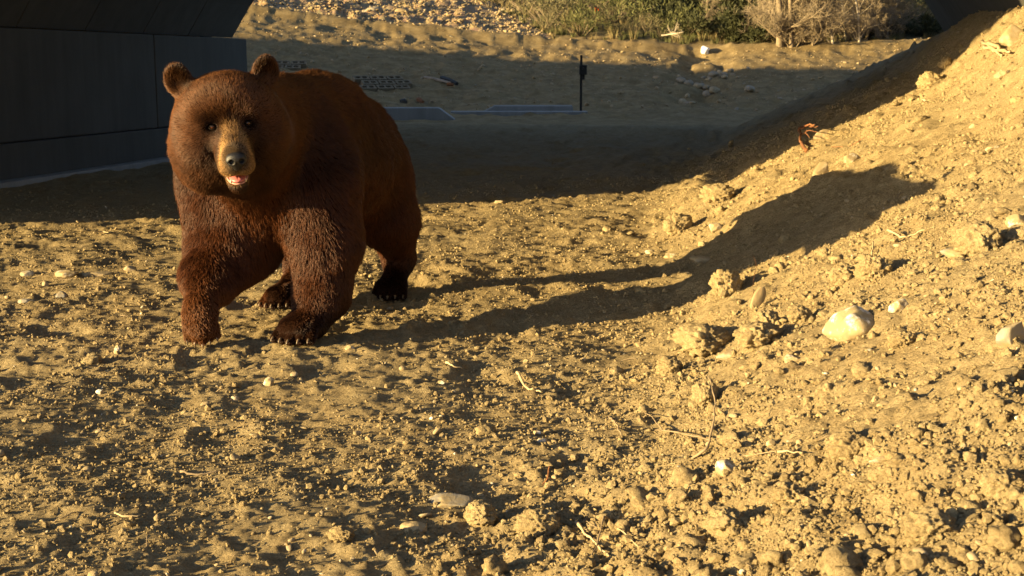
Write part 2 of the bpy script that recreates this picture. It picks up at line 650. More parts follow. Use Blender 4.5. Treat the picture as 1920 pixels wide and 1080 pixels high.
def headwall(s0, s1, top, u0, u1):
    """wall slab with the arch opening cut out"""
    mb = MB()
    n = 24
    inner = [(U_L - 0.33, -0.5), (U_L - 0.33, Z_SPR)] + arc_pts(0.25, n)[1:-1] + [(U_R + 0.33, Z_SPR), (U_R + 0.33, -0.5)]
    m = len(inner)
    outer = []
    for i, (u, z) in enumerate(inner):
        if i == 0: outer.append((u0, -0.5))
        elif i == m - 1: outer.append((u1, -0.5))
        elif i == 1: outer.append((u0, top))
        elif i == m - 2: outer.append((u1, top))
        else: outer.append((u0 + (u1 - u0) * (i - 1) / (m - 3), top))
    V = []
    for s in (s0, s1):
        V += [rel(P3(u, s, z)) for u, z in inner] + [rel(P3(u, s, z)) for u, z in outer]
    F = []
    for i in range(m - 1):
        F += [(i, i + 1, m + i + 1, m + i), (2 * m + i + 1, 2 * m + i, 3 * m + i, 3 * m + i + 1),
              (i + 1, i, 2 * m + i, 2 * m + i + 1), (m + i, m + i + 1, 3 * m + i + 1, 3 * m + i)]
    mb.add(V, F)
    return mb.build('headwall', M['concrete'], under)


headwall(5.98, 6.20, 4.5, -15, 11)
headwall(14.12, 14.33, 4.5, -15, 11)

# road embankment over the underpass: vertical behind the headwalls, then sloping up to the road
H_ROAD = 8.15


def make_embankment():
    cols = [-70, -40, -15.2, U_L - 0.85] + [p[0] for p in arc_pts(0.30, 16)] + [U_R + 0.85, 11.2, 40, 70]
    arc = {round(u, 5): z for u, z in arc_pts(0.30, 16)}
    prof_s = [6.22, 6.22, 9.0, 11.5, 14.10, 14.10]
    V, F = [], []
    for u in cols:
        zb = arc.get(round(u, 5), -0.6)
        prof = [zb, 4.45, H_ROAD, H_ROAD, 4.45, zb]
        for s, z in zip(prof_s, prof):
            V.append(P3(u, s, z))
    k = 6
    for i in range(len(cols) - 1):
        for j in range(k):
            j2 = (j + 1) % k
            F.append((i * k + j, i * k + j2, (i + 1) * k + j2, (i + 1) * k + j))
    F.append(tuple(range(k - 1, -1, -1))); F.append(tuple((len(cols) - 1) * k + j for j in range(k)))
    mb = MB(); mb.add(V, F)
    o = mb.build('road_embankment', M['fill'])
    tag(o, kind='structure')


make_embankment()

# ------------------------------------------------------------------ the bear
def rotm(F, U):
    F = np.array(F, float); F /= np.linalg.norm(F)
    U = np.array(U, float); U -= F * U.dot(F); U /= np.linalg.norm(U)
    R = np.cross(U, F)
    return R, U, F          # right (towards the picture's right when F faces the camera), up, forward


class SDF:
    def __init__(s):
        s.p = []

    def ell(s, c, r, ax=None, k=0.05, sub=False):
        A = np.eye(3) if ax is None else np.array(ax, float)      # rows = local axes
        s.p.append(('e', np.array(c, float), np.array(r, float), A, k, sub))

    def cap(s, a, b, ra, rb, k=0.05, sub=False):
        s.p.append(('c', np.array(a, float), np.array(b, float), (ra, rb), k, sub))

    @staticmethod
    def dist(pr, P):
        if pr[0] == 'e':
            q = (P - pr[1]) @ pr[3].T
            k0 = np.linalg.norm(q / pr[2], axis=-1)
            k1 = np.linalg.norm(q / (pr[2] ** 2), axis=-1)
            return k0 * (k0 - 1) / np.maximum(k1, 1e-9)
        a, b = pr[1], pr[2]
        ab = b - a
        t = np.clip(((P - a) @ ab) / ab.dot(ab), 0, 1)
        d = np.linalg.norm(P - a - t[..., None] * ab, axis=-1)
        return d - (pr[3][0] + (pr[3][1] - pr[3][0]) * t)

    @staticmethod
    def comb(d, e, k, sub):
        if sub:
            h = np.clip(0.5 - 0.5 * (d + e) / k, 0, 1)
            return d + (-e - d) * h + k * h * (1 - h)
        h = np.clip(0.5 + 0.5 * (d - e) / k, 0, 1)
        return d + (e - d) * h - k * h * (1 - h)

    def val(s, P):
        d = np.full(P.shape[:-1], 9.0)
        for pr in s.p:
            d = s.comb(d, s.dist(pr, P), pr[4], pr[5])
        return d

    def grid(s, lo, hi, h):
        n = np.ceil((np.array(hi) - lo) / h).astype(int) + 1
        ax = [lo[i] + h * np.arange(n[i]) for i in range(3)]
        D = np.full(n, 9.0, np.float32)
        for pr in s.p:
            if pr[0] == 'e':
                R = pr[2].max(); b0, b1 = pr[1] - R, pr[1] + R
            else:
                R = max(pr[3]); b0, b1 = np.minimum(pr[1], pr[2]) - R, np.maximum(pr[1], pr[2]) + R
            m = pr[4] + 3 * h + 0.02
            i0 = np.clip(np.floor((b0 - m - lo) / h).astype(int), 0, n); i1 = np.clip(np.ceil((b1 + m - lo) / h).astype(int) + 1, 0, n)
            if (i1 <= i0).any(): continue
            sl = tuple(slice(i0[i], i1[i]) for i in range(3))
            P = np.stack(np.meshgrid(*[ax[i][sl[i]] for i in range(3)], indexing='ij'), -1)
            D[sl] = s.comb(D[sl], s.dist(pr, P), pr[4], pr[5])
        return D

    def grad(s, P, e=0.003):
        g = np.stack([s.val(P + np.eye(3)[i] * e) - s.val(P - np.eye(3)[i] * e) for i in range(3)], -1)
        return g / np.maximum(np.linalg.norm(g, axis=-1, keepdims=True), 1e-9)


def surface_nets(D, lo, h):
    I = D < 0
    nx, ny, nz = D.shape
    c = np.zeros((nx - 1, ny - 1, nz - 1), np.int8)
    for dx in (0, 1):
        for dy in (0, 1):
            for dz in (0, 1):
                c += I[dx:nx - 1 + dx, dy:ny - 1 + dy, dz:nz - 1 + dz]
    mask = (c > 0) & (c < 8)
    cell = np.argwhere(mask)
    idx = np.full(mask.shape, -1, np.int64)
    idx[tuple(cell.T)] = np.arange(len(cell))
    acc = np.zeros((len(cell), 3)); cnt = np.zeros(len(cell))
    corners = [(dx, dy, dz) for dx in (0, 1) for dy in (0, 1) for dz in (0, 1)]
    for a in corners:
        for ax in range(3):
            if a[ax]: continue
            b = list(a); b[ax] = 1
            va = D[tuple((cell + a).T)]; vb = D[tuple((cell + b).T)]
            m = (va < 0) != (vb < 0)
            t = np.where(m, va / np.where(m, va - vb, 1), 0)
            p = np.tile(np.array(a, float), (len(cell), 1)); p[:, ax] = t
            acc[m] += p[m]; cnt[m] += 1
    V = lo + h * (cell + acc / cnt[:, None])
    F = []
    for ax in range(3):
        o1, o2 = (ax + 1) % 3, (ax + 2) % 3
        sl0 = [slice(None)] * 3; sl1 = [slice(None)] * 3
        sl0[ax] = slice(0, -1); sl1[ax] = slice(1, None)
        A, B = I[tuple(sl0)], I[tuple(sl1)]
        e = np.argwhere(A != B)
        ok = (e[:, o1] > 0) & (e[:, o2] > 0) & (e[:, o1] < D.shape[o1] - 1) & (e[:, o2] < D.shape[o2] - 1)
        e = e[ok]
        flip = A[tuple(e.T)]
        q = []
        for d1, d2 in ((-1, -1), (0, -1), (0, 0), (-1, 0)):
            t = e.copy(); t[:, o1] += d1; t[:, o2] += d2
            q.append(idx[tuple(t.T)])
        q = np.stack(q, 1)
        q = np.where(flip[:, None], q, q[:, ::-1])
        F.append(q)
    return V, np.concatenate(F)


BEAR_O = np.array([-0.86, 5.1, 0.0])
# head frame
HC = np.array([-0.938, 4.27, 0.812])
HR, HU, HF = rotm((0.275, -0.96, -0.27), (-0.10, 0.0, 1.0))
HR = -HR if HR[0] < 0 else HR


def hp(r, u, f):
    return HC + HR * r + HU * u + HF * f


HA = [HR, HU, HF]
B = SDF()
bodyR, bodyU, bodyF = rotm((-0.30, -0.95, 0.02), (0, 0, 1))
bodyR = -bodyR if bodyR[0] < 0 else bodyR
BA = [bodyR, bodyU, bodyF]
# trunk
B.ell((-0.725, 5.50, 0.610), (0.228, 0.275, 0.31), BA, 0.05)
B.ell((-0.785, 5.20, 0.61), (0.275, 0.275, 0.38), BA, 0.12)
B.ell((-0.88, 4.88, 0.645), (0.270, 0.265, 0.28), BA, 0.12)
B.ell((-0.765, 5.08, 0.815), (0.165, 0.155, 0.23), BA, 0.12)
B.ell((-0.925, 4.745, 0.55), (0.235, 0.200, 0.17), BA, 0.10)
# neck and throat
B.cap((-0.895, 4.80, 0.74), (-0.935, 4.42, 0.80), 0.215, 0.155, 0.10)
B.cap((-0.92, 4.66, 0.62), (-0.94, 4.36, 0.70), 0.16, 0.095, 0.08)
# picture-left foreleg, lifted
B.ell((-1.090, 4.80, 0.60), (0.130, 0.22, 0.17), BA, 0.08)
B.cap((-1.080, 4.80, 0.60), (-1.045, 4.77, 0.37), 0.155, 0.175, 0.08)
B.cap((-1.035, 4.76, 0.34), (-1.098, 4.60, 0.235), 0.155, 0.104, 0.05)
B.cap((-1.100, 4.60, 0.240), (-1.105, 4.48, 0.165), 0.086, 0.054, 0.04)
# picture-right foreleg, planted
B.ell((-0.720, 4.74, 0.58), (0.125, 0.22, 0.17), BA, 0.08)
B.cap((-0.715, 4.73, 0.58), (-0.690, 4.68, 0.36), 0.145, 0.128, 0.08)
B.cap((-0.690, 4.68, 0.36), (-0.700, 4.65, 0.17), 0.122, 0.100, 0.05)
B.cap((-0.700, 4.65, 0.17), (-0.735, 4.60, 0.080), 0.096, 0.070, 0.04)
# hind legs
B.ell((-0.620, 5.58, 0.50), (0.145, 0.24, 0.24), BA, 0.08)
B.cap((-0.60, 5.60, 0.48), (-0.545, 5.58, 0.33), 0.155, 0.125, 0.07)
B.cap((-0.530, 5.58, 0.33), (-0.515, 5.72, 0.15), 0.105, 0.070, 0.05)
B.cap((-0.505, 5.74, 0.13), (-0.525, 5.62, 0.055), 0.062, 0.050, 0.04)
B.ell((-0.82, 5.50, 0.48), (0.14, 0.22, 0.22), BA, 0.08)
B.cap((-0.85, 5.46, 0.46), (-0.90, 5.33, 0.34), 0.16, 0.105, 0.07)
B.cap((-0.90, 5.33, 0.34), (-0.905, 5.42, 0.15), 0.085, 0.060, 0.05)
B.cap((-0.905, 5.42, 0.13), (-0.945, 5.27, 0.050), 0.056, 0.046, 0.04)
# short tail
B.cap((-0.60, 5.86, 0.60), (-0.58, 5.93, 0.52), 0.04, 0.028, 0.04)


# paws: pad body, toes; claws are kept for later
CLAWS = []


def paw(c, fwd, up, w, l, hgt, drop=0.0, toes=True, scale=1.0):
    R_, U_, F_ = rotm(fwd, up)
    c = np.array(c, float)
    B.ell(c, (w / 2, hgt / 2, l / 2), [R_, U_, F_], 0.035)
    for i in range(5):
        a = (i - 2) / 2.0
        base = c + R_ * (a * w * 0.40) + F_ * (l * 0.34 - abs(a) * l * 0.13) + U_ * (-hgt * 0.10)
        tip = base + F_ * (l * 0.20) + R_ * (a * w * 0.04) - U_ * (hgt * 0.16 + drop)
        B.cap(base, tip, w * 0.128, w * 0.112, 0.010)
        cl0 = tip + F_ * (w * 0.06) + U_ * (w * 0.035)
        CLAWS.append((cl0, F_, U_, w * 0.17, R_ * a * 0.10) if toes else None)


gz = ground_z
z1 = gz(-0.765, 4.53)
paw((-0.765, 4.535, 0.060 + z1), (-0.28, -1, -0.10), (0, 0, 1), 0.155, 0.17, 0.095)
paw((-1.108, 4.455, 0.112), (0.10, -0.30, -1.0), (0, -1, 0.25), 0.120, 0.15, 0.080)
z2 = gz(-0.96, 5.2)
paw((-0.955, 5.21, 0.050 + z2), (-0.22, -1, -0.08), (0, 0, 1), 0.130, 0.17, 0.080)
z3 = gz(-0.53, 5.55)
paw((-0.535, 5.57, 0.050 + z3), (-0.05, -1, -0.08), (0, 0, 1), 0.145, 0.17, 0.085)

# head
B.ell(hp(0, 0.030, -0.02), (0.158, 0.133, 0.150), HA, 0.06)
B.ell(hp(0, 0.080, 0.030), (0.130, 0.066, 0.085), HA, 0.05)
for sg in (-1, 1):
    B.ell(hp(sg * 0.100, -0.040, -0.005), (0.082, 0.100, 0.095), HA, 0.075)
    B.ell(hp(sg * 0.078, 0.064, 0.075), (0.050, 0.034, 0.048), HA, 0.035)
    B.ell(hp(sg * 0.100, -0.110, -0.060), (0.070, 0.075, 0.090), HA, 0.06)
B.ell(hp(0, -0.11, -0.03), (0.10, 0.075, 0.11), HA, 0.06)
for sg in (-1, 1):
    B.ell(hp(sg * 0.095, -0.150, -0.130), (0.085, 0.120, 0.110), HA, 0.08)
# muzzle
B.cap(hp(0, -0.008, 0.085), hp(0, -0.042, 0.205), 0.062, 0.046, 0.035)
B.ell(hp(0, -0.064, 0.160), (0.060, 0.040, 0.080), HA, 0.025)
B.ell(hp(0.024, -0.082, 0.205), (0.032, 0.026, 0.036), HA, 0.015)
B.ell(hp(-0.024, -0.082, 0.205), (0.032, 0.026, 0.036), HA, 0.015)
# lower jaw, mouth a little open
B.cap(hp(0, -0.108, 0.06), hp(0, -0.152, 0.175), 0.052, 0.030, 0.02)
B.ell(hp(0, -0.124, 0.192), (0.034, 0.0135, 0.046), HA, 0.008, True)
# furrow down the forehead
B.cap(hp(0.0, 0.125, 0.085), hp(0.0, 0.070, 0.128), 0.003, 0.003, 0.012, True)
# eye sockets
EYES = [hp(-0.056, 0.030, 0.118), hp(0.056, 0.030, 0.118)]
for e in EYES:
    B.ell(e + HF * 0.004, (0.016, 0.011, 0.013), HA, 0.012, True)
# ears
for sg in (-1, 1):
    rr = HR * sg
    er, eu, ef = rotm(HF * 1.0 + rr * 0.30 + HU * 0.05, HU + rr * 0.30)
    ec = hp(sg * 0.140, 0.146, -0.035)
    B.ell(ec, (0.044, 0.056, 0.021), [er, eu, ef], 0.028)
    B.ell(ec + ef * 0.0245, (0.028, 0.038, 0.018), [er, eu, ef], 0.012, True)

GH = 0.0085
LO = np.array([-1.34, 4.0, -0.05]); HI = np.array([-0.22, 6.05, 1.12])
Dg = B.grid(LO, HI, GH)
BV, BF = surface_nets(Dg, LO, GH)
for _ in range(2):
    g = B.grad(BV)
    BV = BV - g * B.val(BV)[:, None] * 0.8
print('bear', len(BV), len(BF))


def head_local(P):
    q = P - HC
    return q @ HR, q @ HU, q @ HF


def fur_fields(P, nrm):
    """colour, length and flow of the coat at points on the skin"""
    r, u, f = head_local(P)
    n = len(P)
    hd = sstep(-0.28, -0.10, f) * sstep(0.36, 0.28, np.sqrt(r * r + u * u)) * (P[:, 1] < 4.62)
    wz = np.clip(0.011 + 0.55 * (f - 0.125), 0.0, 0.070)
    muz = sstep(-0.012, 0.012, wz - np.abs(r) + 0.02 * vnoise3(P * 40, 9)) * sstep(0.060, 0.040, u) * sstep(-0.152, -0.135, u) * (f > 0.09)
    col = np.tile(np.array([0.054, 0.0212, 0.0080]), (n, 1))
    v1 = vnoise3(P * 9, 3); v2 = vnoise3(P * 30, 4)
    col = col * (1 + 0.35 * v1 + 0.35 * v2)[:, None]
    # lighter, more golden on the head top and hump, darker legs, black-brown feet
    gold = np.array([0.12, 0.050, 0.016])
    top = sstep(0.78, 0.95, P[:, 2])
    col = col * (1 - 0.5 * top[:, None]) + gold * 0.5 * top[:, None] * (1 + 0.3 * v2)[:, None]
    leg_ = (sstep(0.66, 0.50, P[:, 2]) * (1 - hd))[:, None]
    col = col * (1 - leg_) + col * leg_ * np.array([1.40, 1.18, 0.95])
    foot = sstep(0.17, 0.07, P[:, 2]) * (P[:, 0] > -1.0)
    col = col * (1 - 0.72 * foot[:, None]) + np.array([0.010, 0.005, 0.003]) * 0.72 * foot[:, None]
    lifted = sstep(0.27, 0.12, P[:, 2]) * (P[:, 0] <= -1.0) * (P[:, 1] < 4.9)
    col = col * (1 - 0.45 * lifted[:, None]) + np.array([0.20, 0.080, 0.025]) * 0.45 * lifted[:, None]  # tan highlight put into the lifted paw's colour
    inner = hd * sstep(0.055, 0.10, f) * sstep(0.105, 0.070, np.abs(r)) * sstep(0.05, 0.02, u)  # cheek-hollow shading and a dark fur patch, both put into the colour
    outer = hd * sstep(0.085, 0.125, np.abs(r)) * sstep(0.10, 0.04, u)
    brow = hd * sstep(0.05, 0.08, u) * sstep(0.02, 0.07, f)
    col = col * (1 - 0.32 * inner + 0.35 * outer + 0.25 * brow)[:, None]
    hm = hd * (f > -0.05)
    col = col * (1 + hm * (0.55 * vnoise3(P * 17, 21) + 0.35 * vnoise3(P * 45, 22)))[:, None]
    earin = hd * sstep(0.12, 0.14, u) * sstep(0.10, 0.115, np.abs(r)) * sstep(-0.035, -0.022, f)
    col = col * (1 - 0.6 * earin)[:, None]
    tan = np.array([0.40, 0.23, 0.085])
    # brown stripe down the bridge, tan flanks
    strip = np.exp(-(r / 0.022) ** 2) * sstep(0.25, 0.21, f) * sstep(-0.03, 0.0, u) * 0.45 + 0.35 * sstep(-0.1, 0.3, vnoise3(P * 45, 12))
    tn = muz * (1 - strip)
    col = col * (1 - tn[:, None]) + tan * tn[:, None] * (1 + 0.25 * v2)[:, None]
    # eye surrounds
    for e in EYES:
        de = np.linalg.norm(P - e, axis=1)
        k = sstep(0.040, 0.016, de)[:, None]
        col = col * (1 - 0.75 * k) + np.array([0.02, 0.012, 0.009]) * 0.75 * k
    nosek = sstep(0.060, 0.040, np.linalg.norm(P - hp(0, -0.035, 0.252), axis=1))[:, None]
    col = col * (1 - 0.7 * nosek) + np.array([0.06, 0.05, 0.042]) * 0.7 * nosek
    # length
    L = np.full(n, 0.030)
    L = L + 0.004 * sstep(0.50, 0.36, P[:, 2]) * sstep(0.22, 0.34, P[:, 2])
    L = L * (1 - 0.50 * sstep(0.32, 0.12, P[:, 2]))
    L = L * (1 - 0.60 * sstep(0.12, 0.05, P[:, 2]))
    headL = 0.0165 - 0.006 * sstep(-0.02, 0.11, f)
    headL = headL + 0.018 * np.maximum(sstep(0.09, 0.15, np.abs(r)) * sstep(0.04, -0.05, u), sstep(-0.11, -0.16, u) * (f < 0.12))
    L = L * (1 - hd) + headL * hd
    L = L * (1 - muz) + 0.0080 * muz
    ears = hd * sstep(0.135, 0.155, u) * sstep(0.085, 0.105, np.abs(r))
    L = L * (1 - ears) + 0.014 * ears
    for e in EYES:
        de = np.linalg.norm(P - e, axis=1)
        L = L * (0.20 + 0.80 * sstep(0.014, 0.042, de))
    L = L * (0.2 + 0.8 * sstep(0.0, 0.02, np.linalg.norm(P - hp(0, -0.035, 0.252), axis=1) - 0.022))
    keep = np.ones(n, bool)
    keep &= np.linalg.norm((P - hp(0, -0.040, 0.252)) , axis=1) > 0.028
    mouth = (np.abs(r) < 0.031) & (u < -0.108) & (u > -0.142) & (f > 0.14) & (f < 0.25)
    keep &= ~mouth
    for e in EYES:
        keep &= np.linalg.norm(P - e, axis=1) > 0.0165
    # flow
    fl = np.zeros((n, 3))
    fl += -bodyF * 0.55 + np.array([0, 0, -0.85])
    topm = sstep(0.80, 0.98, P[:, 2])[:, None]
    fl = fl * (1 - topm) + (-bodyF * 1.0 + np.array([0, 0, -0.15])) * topm
    legm = sstep(0.45, 0.30, P[:, 2])[:, None]
    fl = fl * (1 - legm) + np.array([0, 0, -1.0]) * legm
    c0 = hp(0, -0.03, 0.25)
    hfl = (P - c0); hfl = hfl / np.linalg.norm(hfl, axis=1, keepdims=True)
    hfl = hfl + np.array([0, 0, -0.25])
    fl = fl * (1 - hd[:, None]) + hfl * hd[:, None]
    ef = (HU * 1.0 - HF * 0.5)[None, :]
    fl = fl * (1 - ears[:, None]) + ef * ears[:, None]
    return col, L, fl, keep, hd, muz, ears


def quads_sample(V, F, dens_fn, n_try):
    """random points on a quad mesh, thinned by a density function"""
    T = np.concatenate([F[:, [0, 1, 2]], F[:, [0, 2, 3]]])
    a, b, c = V[T[:, 0]], V[T[:, 1]], V[T[:, 2]]
    ar = np.linalg.norm(np.cross(b - a, c - a), axis=1) * 0.5
    i = RNG.choice(len(T), n_try, p=ar / ar.sum())
    r1, r2 = np.sqrt(RNG.random(n_try)), RNG.random(n_try)
    P = (1 - r1)[:, None] * a[i] + (r1 * (1 - r2))[:, None] * b[i] + (r1 * r2)[:, None] * c[i]
    k = RNG.random(n_try) < dens_fn(P)
    return P[k], ar.sum()


def fur_mat():
    m = bpy.data.materials.new('bear_fur')
    m.use_nodes = True
    nt = m.node_tree
    b = nt.nodes['Principled BSDF']
    a = N(nt, 'ShaderNodeAttribute', attribute_name='col')
    ci = N(nt, 'ShaderNodeHairInfo')
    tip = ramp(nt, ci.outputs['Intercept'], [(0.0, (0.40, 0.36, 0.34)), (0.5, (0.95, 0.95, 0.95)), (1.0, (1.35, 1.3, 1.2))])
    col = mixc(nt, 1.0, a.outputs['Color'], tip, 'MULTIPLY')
    nt.links.new(col, b.inputs['Base Color'])
    b.inputs['Roughness'].default_value = 0.48
    b.inputs['Specular IOR Level'].default_value = 0.24
    return m


def skin_mat():
    m, nt, b = new_mat('bear_skin')
    a = N(nt, 'ShaderNodeAttribute', attribute_name='col')
    nt.links.new(a.outputs['Color'], b.inputs['Base Color'])
    b.inputs['Roughness'].default_value = 0.9
    b.inputs['Specular IOR Level'].default_value = 0.03
    return m


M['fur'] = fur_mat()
M['skin'] = skin_mat()
M['nose'] = simple('nose_leather', (0.011, 0.010, 0.010), 0.45, 0.3, 60, 0.8, 420, 0.0015, spec=0.5)
M['lid'] = simple('eyelid_skin', (0.012, 0.008, 0.006), 0.8, 0.2, 60, spec=0.1)
M['nostril'] = simple('nostril', (0.003, 0.002, 0.002), 0.9, 0.1)
M['tongue'] = simple('tongue', (0.46, 0.14, 0.13), 0.35, 0.2, 60, 0.3, 300, 0.001, spec=0.5)
M['lip'] = simple('pale_lip', (0.50, 0.26, 0.21), 0.4, 0.15, 60)
M['eye'] = simple('eye_brown', (0.05, 0.016, 0.006), 0.06, 0.2, 60, spec=0.7)
M['claw'] = simple('claw_horn', (0.14, 0.10, 0.06), 0.35, 0.4, 50, spec=0.5)

NRM = B.grad(BV)
colv, Lv, flv, keepv, hdv, muzv, earv = fur_fields(BV, NRM)
bme = np_mesh('black_bear', BV - BEAR_O, BF, M['skin'])
color_attr(bme, colv * 0.3)
bear = link('bear', bme)
bear.location = BEAR_O
tag(bear, 'large cinnamon brown bear walking towards the camera with one front paw lifted', 'bear')

area_probe = quads_sample(BV, BF, lambda P: np.ones(len(P)), 10)[1]
print('bear area', area_probe)


def dens(P):
    r, u, f = head_local(P)
    hd = sstep(-0.28, -0.10, f) * sstep(0.36, 0.28, np.sqrt(r * r + u * u)) * (P[:, 1] < 4.62)
    return 0.30 + 0.70 * hd * (0.5 + 0.5 * sstep(0.0, 0.1, f))


FP, _ = quads_sample(BV, BF, dens, 820000)
FN = B.grad(FP)
fc, fL, fd, fk, fh, fmz, fear = fur_fields(FP, FN)
FP, FN, fc, fL, fd, fh, fmz, fear = [a[fk] for a in (FP, FN, fc, fL, fd, fh, fmz, fear)]
nf = len(FP)
print('strands', nf)
tang = fd - FN * np.sum(fd * FN, 1, keepdims=True)
tang /= np.maximum(np.linalg.norm(tang, axis=1, keepdims=True), 1e-6)
jit = np.stack([vnoise3(FP * 22, 30 + i) for i in range(3)], 1) * 0.8 + np.stack([vnoise3(FP * 60, 40 + i) for i in range(3)], 1) * 0.7 + np.stack([vnoise3(FP * 8, 60 + i) for i in range(3)], 1) * 0.9
jit += RNG.normal(0, 0.16, (nf, 3))
jit *= (1 - 0.55 * fh)[:, None]
lift = 0.25 - 0.05 * fh
lift = lift + 0.34 * np.clip(1 - fL / 0.018, 0, 1)
L = fL * (0.65 + 0.6 * RNG.random(nf)) * (1 + 0.5 * vnoise3(FP * 14, 50))
d0 = FN * (lift + 0.22)[:, None] + tang * 0.75 + jit * 0.35
d1 = FN * (lift * 0.55)[:, None] + tang * 1.0 + jit * 0.55
d0 /= np.linalg.norm(d0, axis=1, keepdims=True); d1 /= np.linalg.norm(d1, axis=1, keepdims=True)
K = 4
pts = np.zeros((nf, K, 3), np.float32)
pts[:, 0] = FP - FN * 0.0006 - BEAR_O
for k in range(1, K):
    t = (k - 0.5) / (K - 1)
    dd = d0 * (1 - t) + d1 * t
    pts[:, k] = pts[:, k - 1] + dd * (L / (K - 1))[:, None]
hc = bpy.data.hair_curves.new('fur')
hc.add_curves([K] * nf)
hc.attributes['position'].data.foreach_set('vector', pts.ravel())
ra = hc.attributes.get('radius') or hc.attributes.new('radius', 'FLOAT', 'POINT')
rad0 = np.where(fmz > 0.3, 0.00060, 0.00085) * (1 - 0.3 * fh)
rad = rad0[:, None] * np.array([1.0, 0.95, 0.7, 0.12])[None, :]
ra.data.foreach_set('value', rad.astype(np.float32).ravel())
ca = hc.attributes.new('col', 'FLOAT_COLOR', 'CURVE')
cc = np.ones((nf, 4), np.float32)
cc[:, :3] = np.clip(fc * (0.75 + 0.5 * RNG.random(nf))[:, None], 0.001, 0.95)
ca.data.foreach_set('color', cc.ravel())
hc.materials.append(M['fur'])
fur = link('fur', hc, bear)


def ellipsoid_mesh(name, c, r, ax, mat, nu=20, nv=12):
    V, F = [], []
    ax = [np.array(a) for a in ax]
    for j in range(nv + 1):
        ph = math.pi * j / nv
        for i in range(nu):
            th = 2 * math.pi * i / nu
            p = np.array([math.sin(ph) * math.cos(th) * r[0], math.cos(ph) * r[1], math.sin(ph) * math.sin(th) * r[2]])
            V.append(c + ax[0] * p[0] + ax[1] * p[1] + ax[2] * p[2])
    for j in range(nv):
        for i in range(nu):
            i2 = (i + 1) % nu
            F.append((j * nu + i, j * nu + i2, (j + 1) * nu + i2, (j + 1) * nu + i))
    return np_mesh(name, np.array(V) - BEAR_O, F, mat)


# nose pad as its own small field, with the nostrils let in
NS = SDF()
nc = hp(0, -0.045, 0.246)
NS.ell(nc, (0.033, 0.024, 0.020), HA, 0.004)
NS.ell(nc + HU * 0.010 - HF * 0.006, (0.028, 0.014, 0.018), HA, 0.008)
NS.ell(nc - HU * 0.022 - HF * 0.002, (0.014, 0.014, 0.014), HA, 0.008)
for sg in (-1, 1):
    NS.ell(nc + HR * sg * 0.0155 - HU * 0.001 + HF * 0.016, (0.0082, 0.0078, 0.012), HA, 0.003, True)
    NS.cap(nc + HR * sg * 0.020 - HU * 0.003 + HF * 0.016, nc + HR * sg * 0.031 - HU * 0.007 + HF * 0.009, 0.0028, 0.0016, 0.003, True)
NS.cap(nc - HU * 0.004 + HF * 0.019, nc - HU * 0.03 + HF * 0.012, 0.0012, 0.0014, 0.003, True)
lo = nc - 0.05
nV, nF = surface_nets(NS.grid(lo, nc + 0.05, 0.0018), lo, 0.0018)
nV = nV - NS.grad(nV, 0.001) * NS.val(nV)[:, None] * 0.8
link('nose', np_mesh('nose', nV - BEAR_O, nF, M['nose']), bear)
for e in EYES:
    ey = link('eye', ellipsoid_mesh('eye', e - HF * 0.0015, (0.0092, 0.0082, 0.0090), HA, M['eye']), bear)
    # dark lids above and below
    mb = MB()
    for up in (1, -1):
        pt = [Vector(e - BEAR_O + HR * (0.0120 * math.cos(t)) + HU * (up * 0.0068 * math.sin(t)) + HF * (0.006 * math.sin(t))) for t in np.linspace(0, math.pi, 9)]
        mb.tube(pt, [0.0022] * 9, 6)
    mb.build('eyelid', M['lid'], bear, True)
# mouth
TS = SDF()
tc = hp(0, -0.128, 0.180)
TS.ell(tc, (0.027, 0.0115, 0.040), HA, 0.004)
TS.cap(tc + HU * 0.013 + HF * 0.0, tc + HU * 0.006 + HF * 0.046, 0.0016, 0.0022, 0.003, True)
lo = tc - 0.06
nV, nF = surface_nets(TS.grid(lo, tc + 0.06, 0.0022), lo, 0.0022)
link('tongue', np_mesh('tongue', nV - BEAR_O, nF, M['tongue']), bear)
mb = MB()
pts_l = [Vector(hp(0.032 * math.cos(t), -0.130 - 0.010 * math.sin(t), 0.162 + 0.047 * math.sin(t)) - BEAR_O) for t in np.linspace(0.05, math.pi - 0.05, 15)]
mb.tube(pts_l, [0.0030] * 15, 8)
mb.build('lower_lip', M['lip'], bear, True)
M['tooth'] = simple('tooth', (0.75, 0.68, 0.52), 0.3, 0.1)
for sg in (-1, 1):
    mb = MB()
    p0 = hp(sg * 0.024, -0.137, 0.198) - BEAR_O
    mb.tube([p0, p0 + HU * 0.007 + HF * 0.001, p0 + HU * 0.012], [0.0034, 0.0022, 0.0006], 6)
    mb.build('tooth', M['tooth'], bear, True)
# claws
for c0, Fv, Uv, Lc, side in [c for c in CLAWS if c]:
    mb = MB()
    p = [Vector(c0 - BEAR_O - Fv * 0.006), Vector(c0 - BEAR_O + (Fv + side) * Lc * 0.35 + Uv * Lc * 0.05), Vector(c0 - BEAR_O + (Fv + side) * Lc * 0.68 - Uv * Lc * 0.12), Vector(c0 - BEAR_O + (Fv + side) * Lc * 0.88 - Uv * Lc * 0.36)]
    mb.tube(p, [0.0052, 0.0046, 0.0030, 0.0008], 7)
    mb.build('claw', M['claw'], bear, True)
#PART4

# ------------------------------------------------------------------ rocks, clods, crumbs
def ico(sub):
    import bmesh
    bm = bmesh.new()
    bmesh.ops.create_icosphere(bm, subdivisions=sub, radius=1.0)
    V = np.array([v.co[:] for v in bm.verts]); F = np.array([[v.index for v in f.verts] for f in bm.faces])
    bm.free()
    return V, F


ICO = {k: ico(k) for k in (1, 2, 3, 4, 5)}


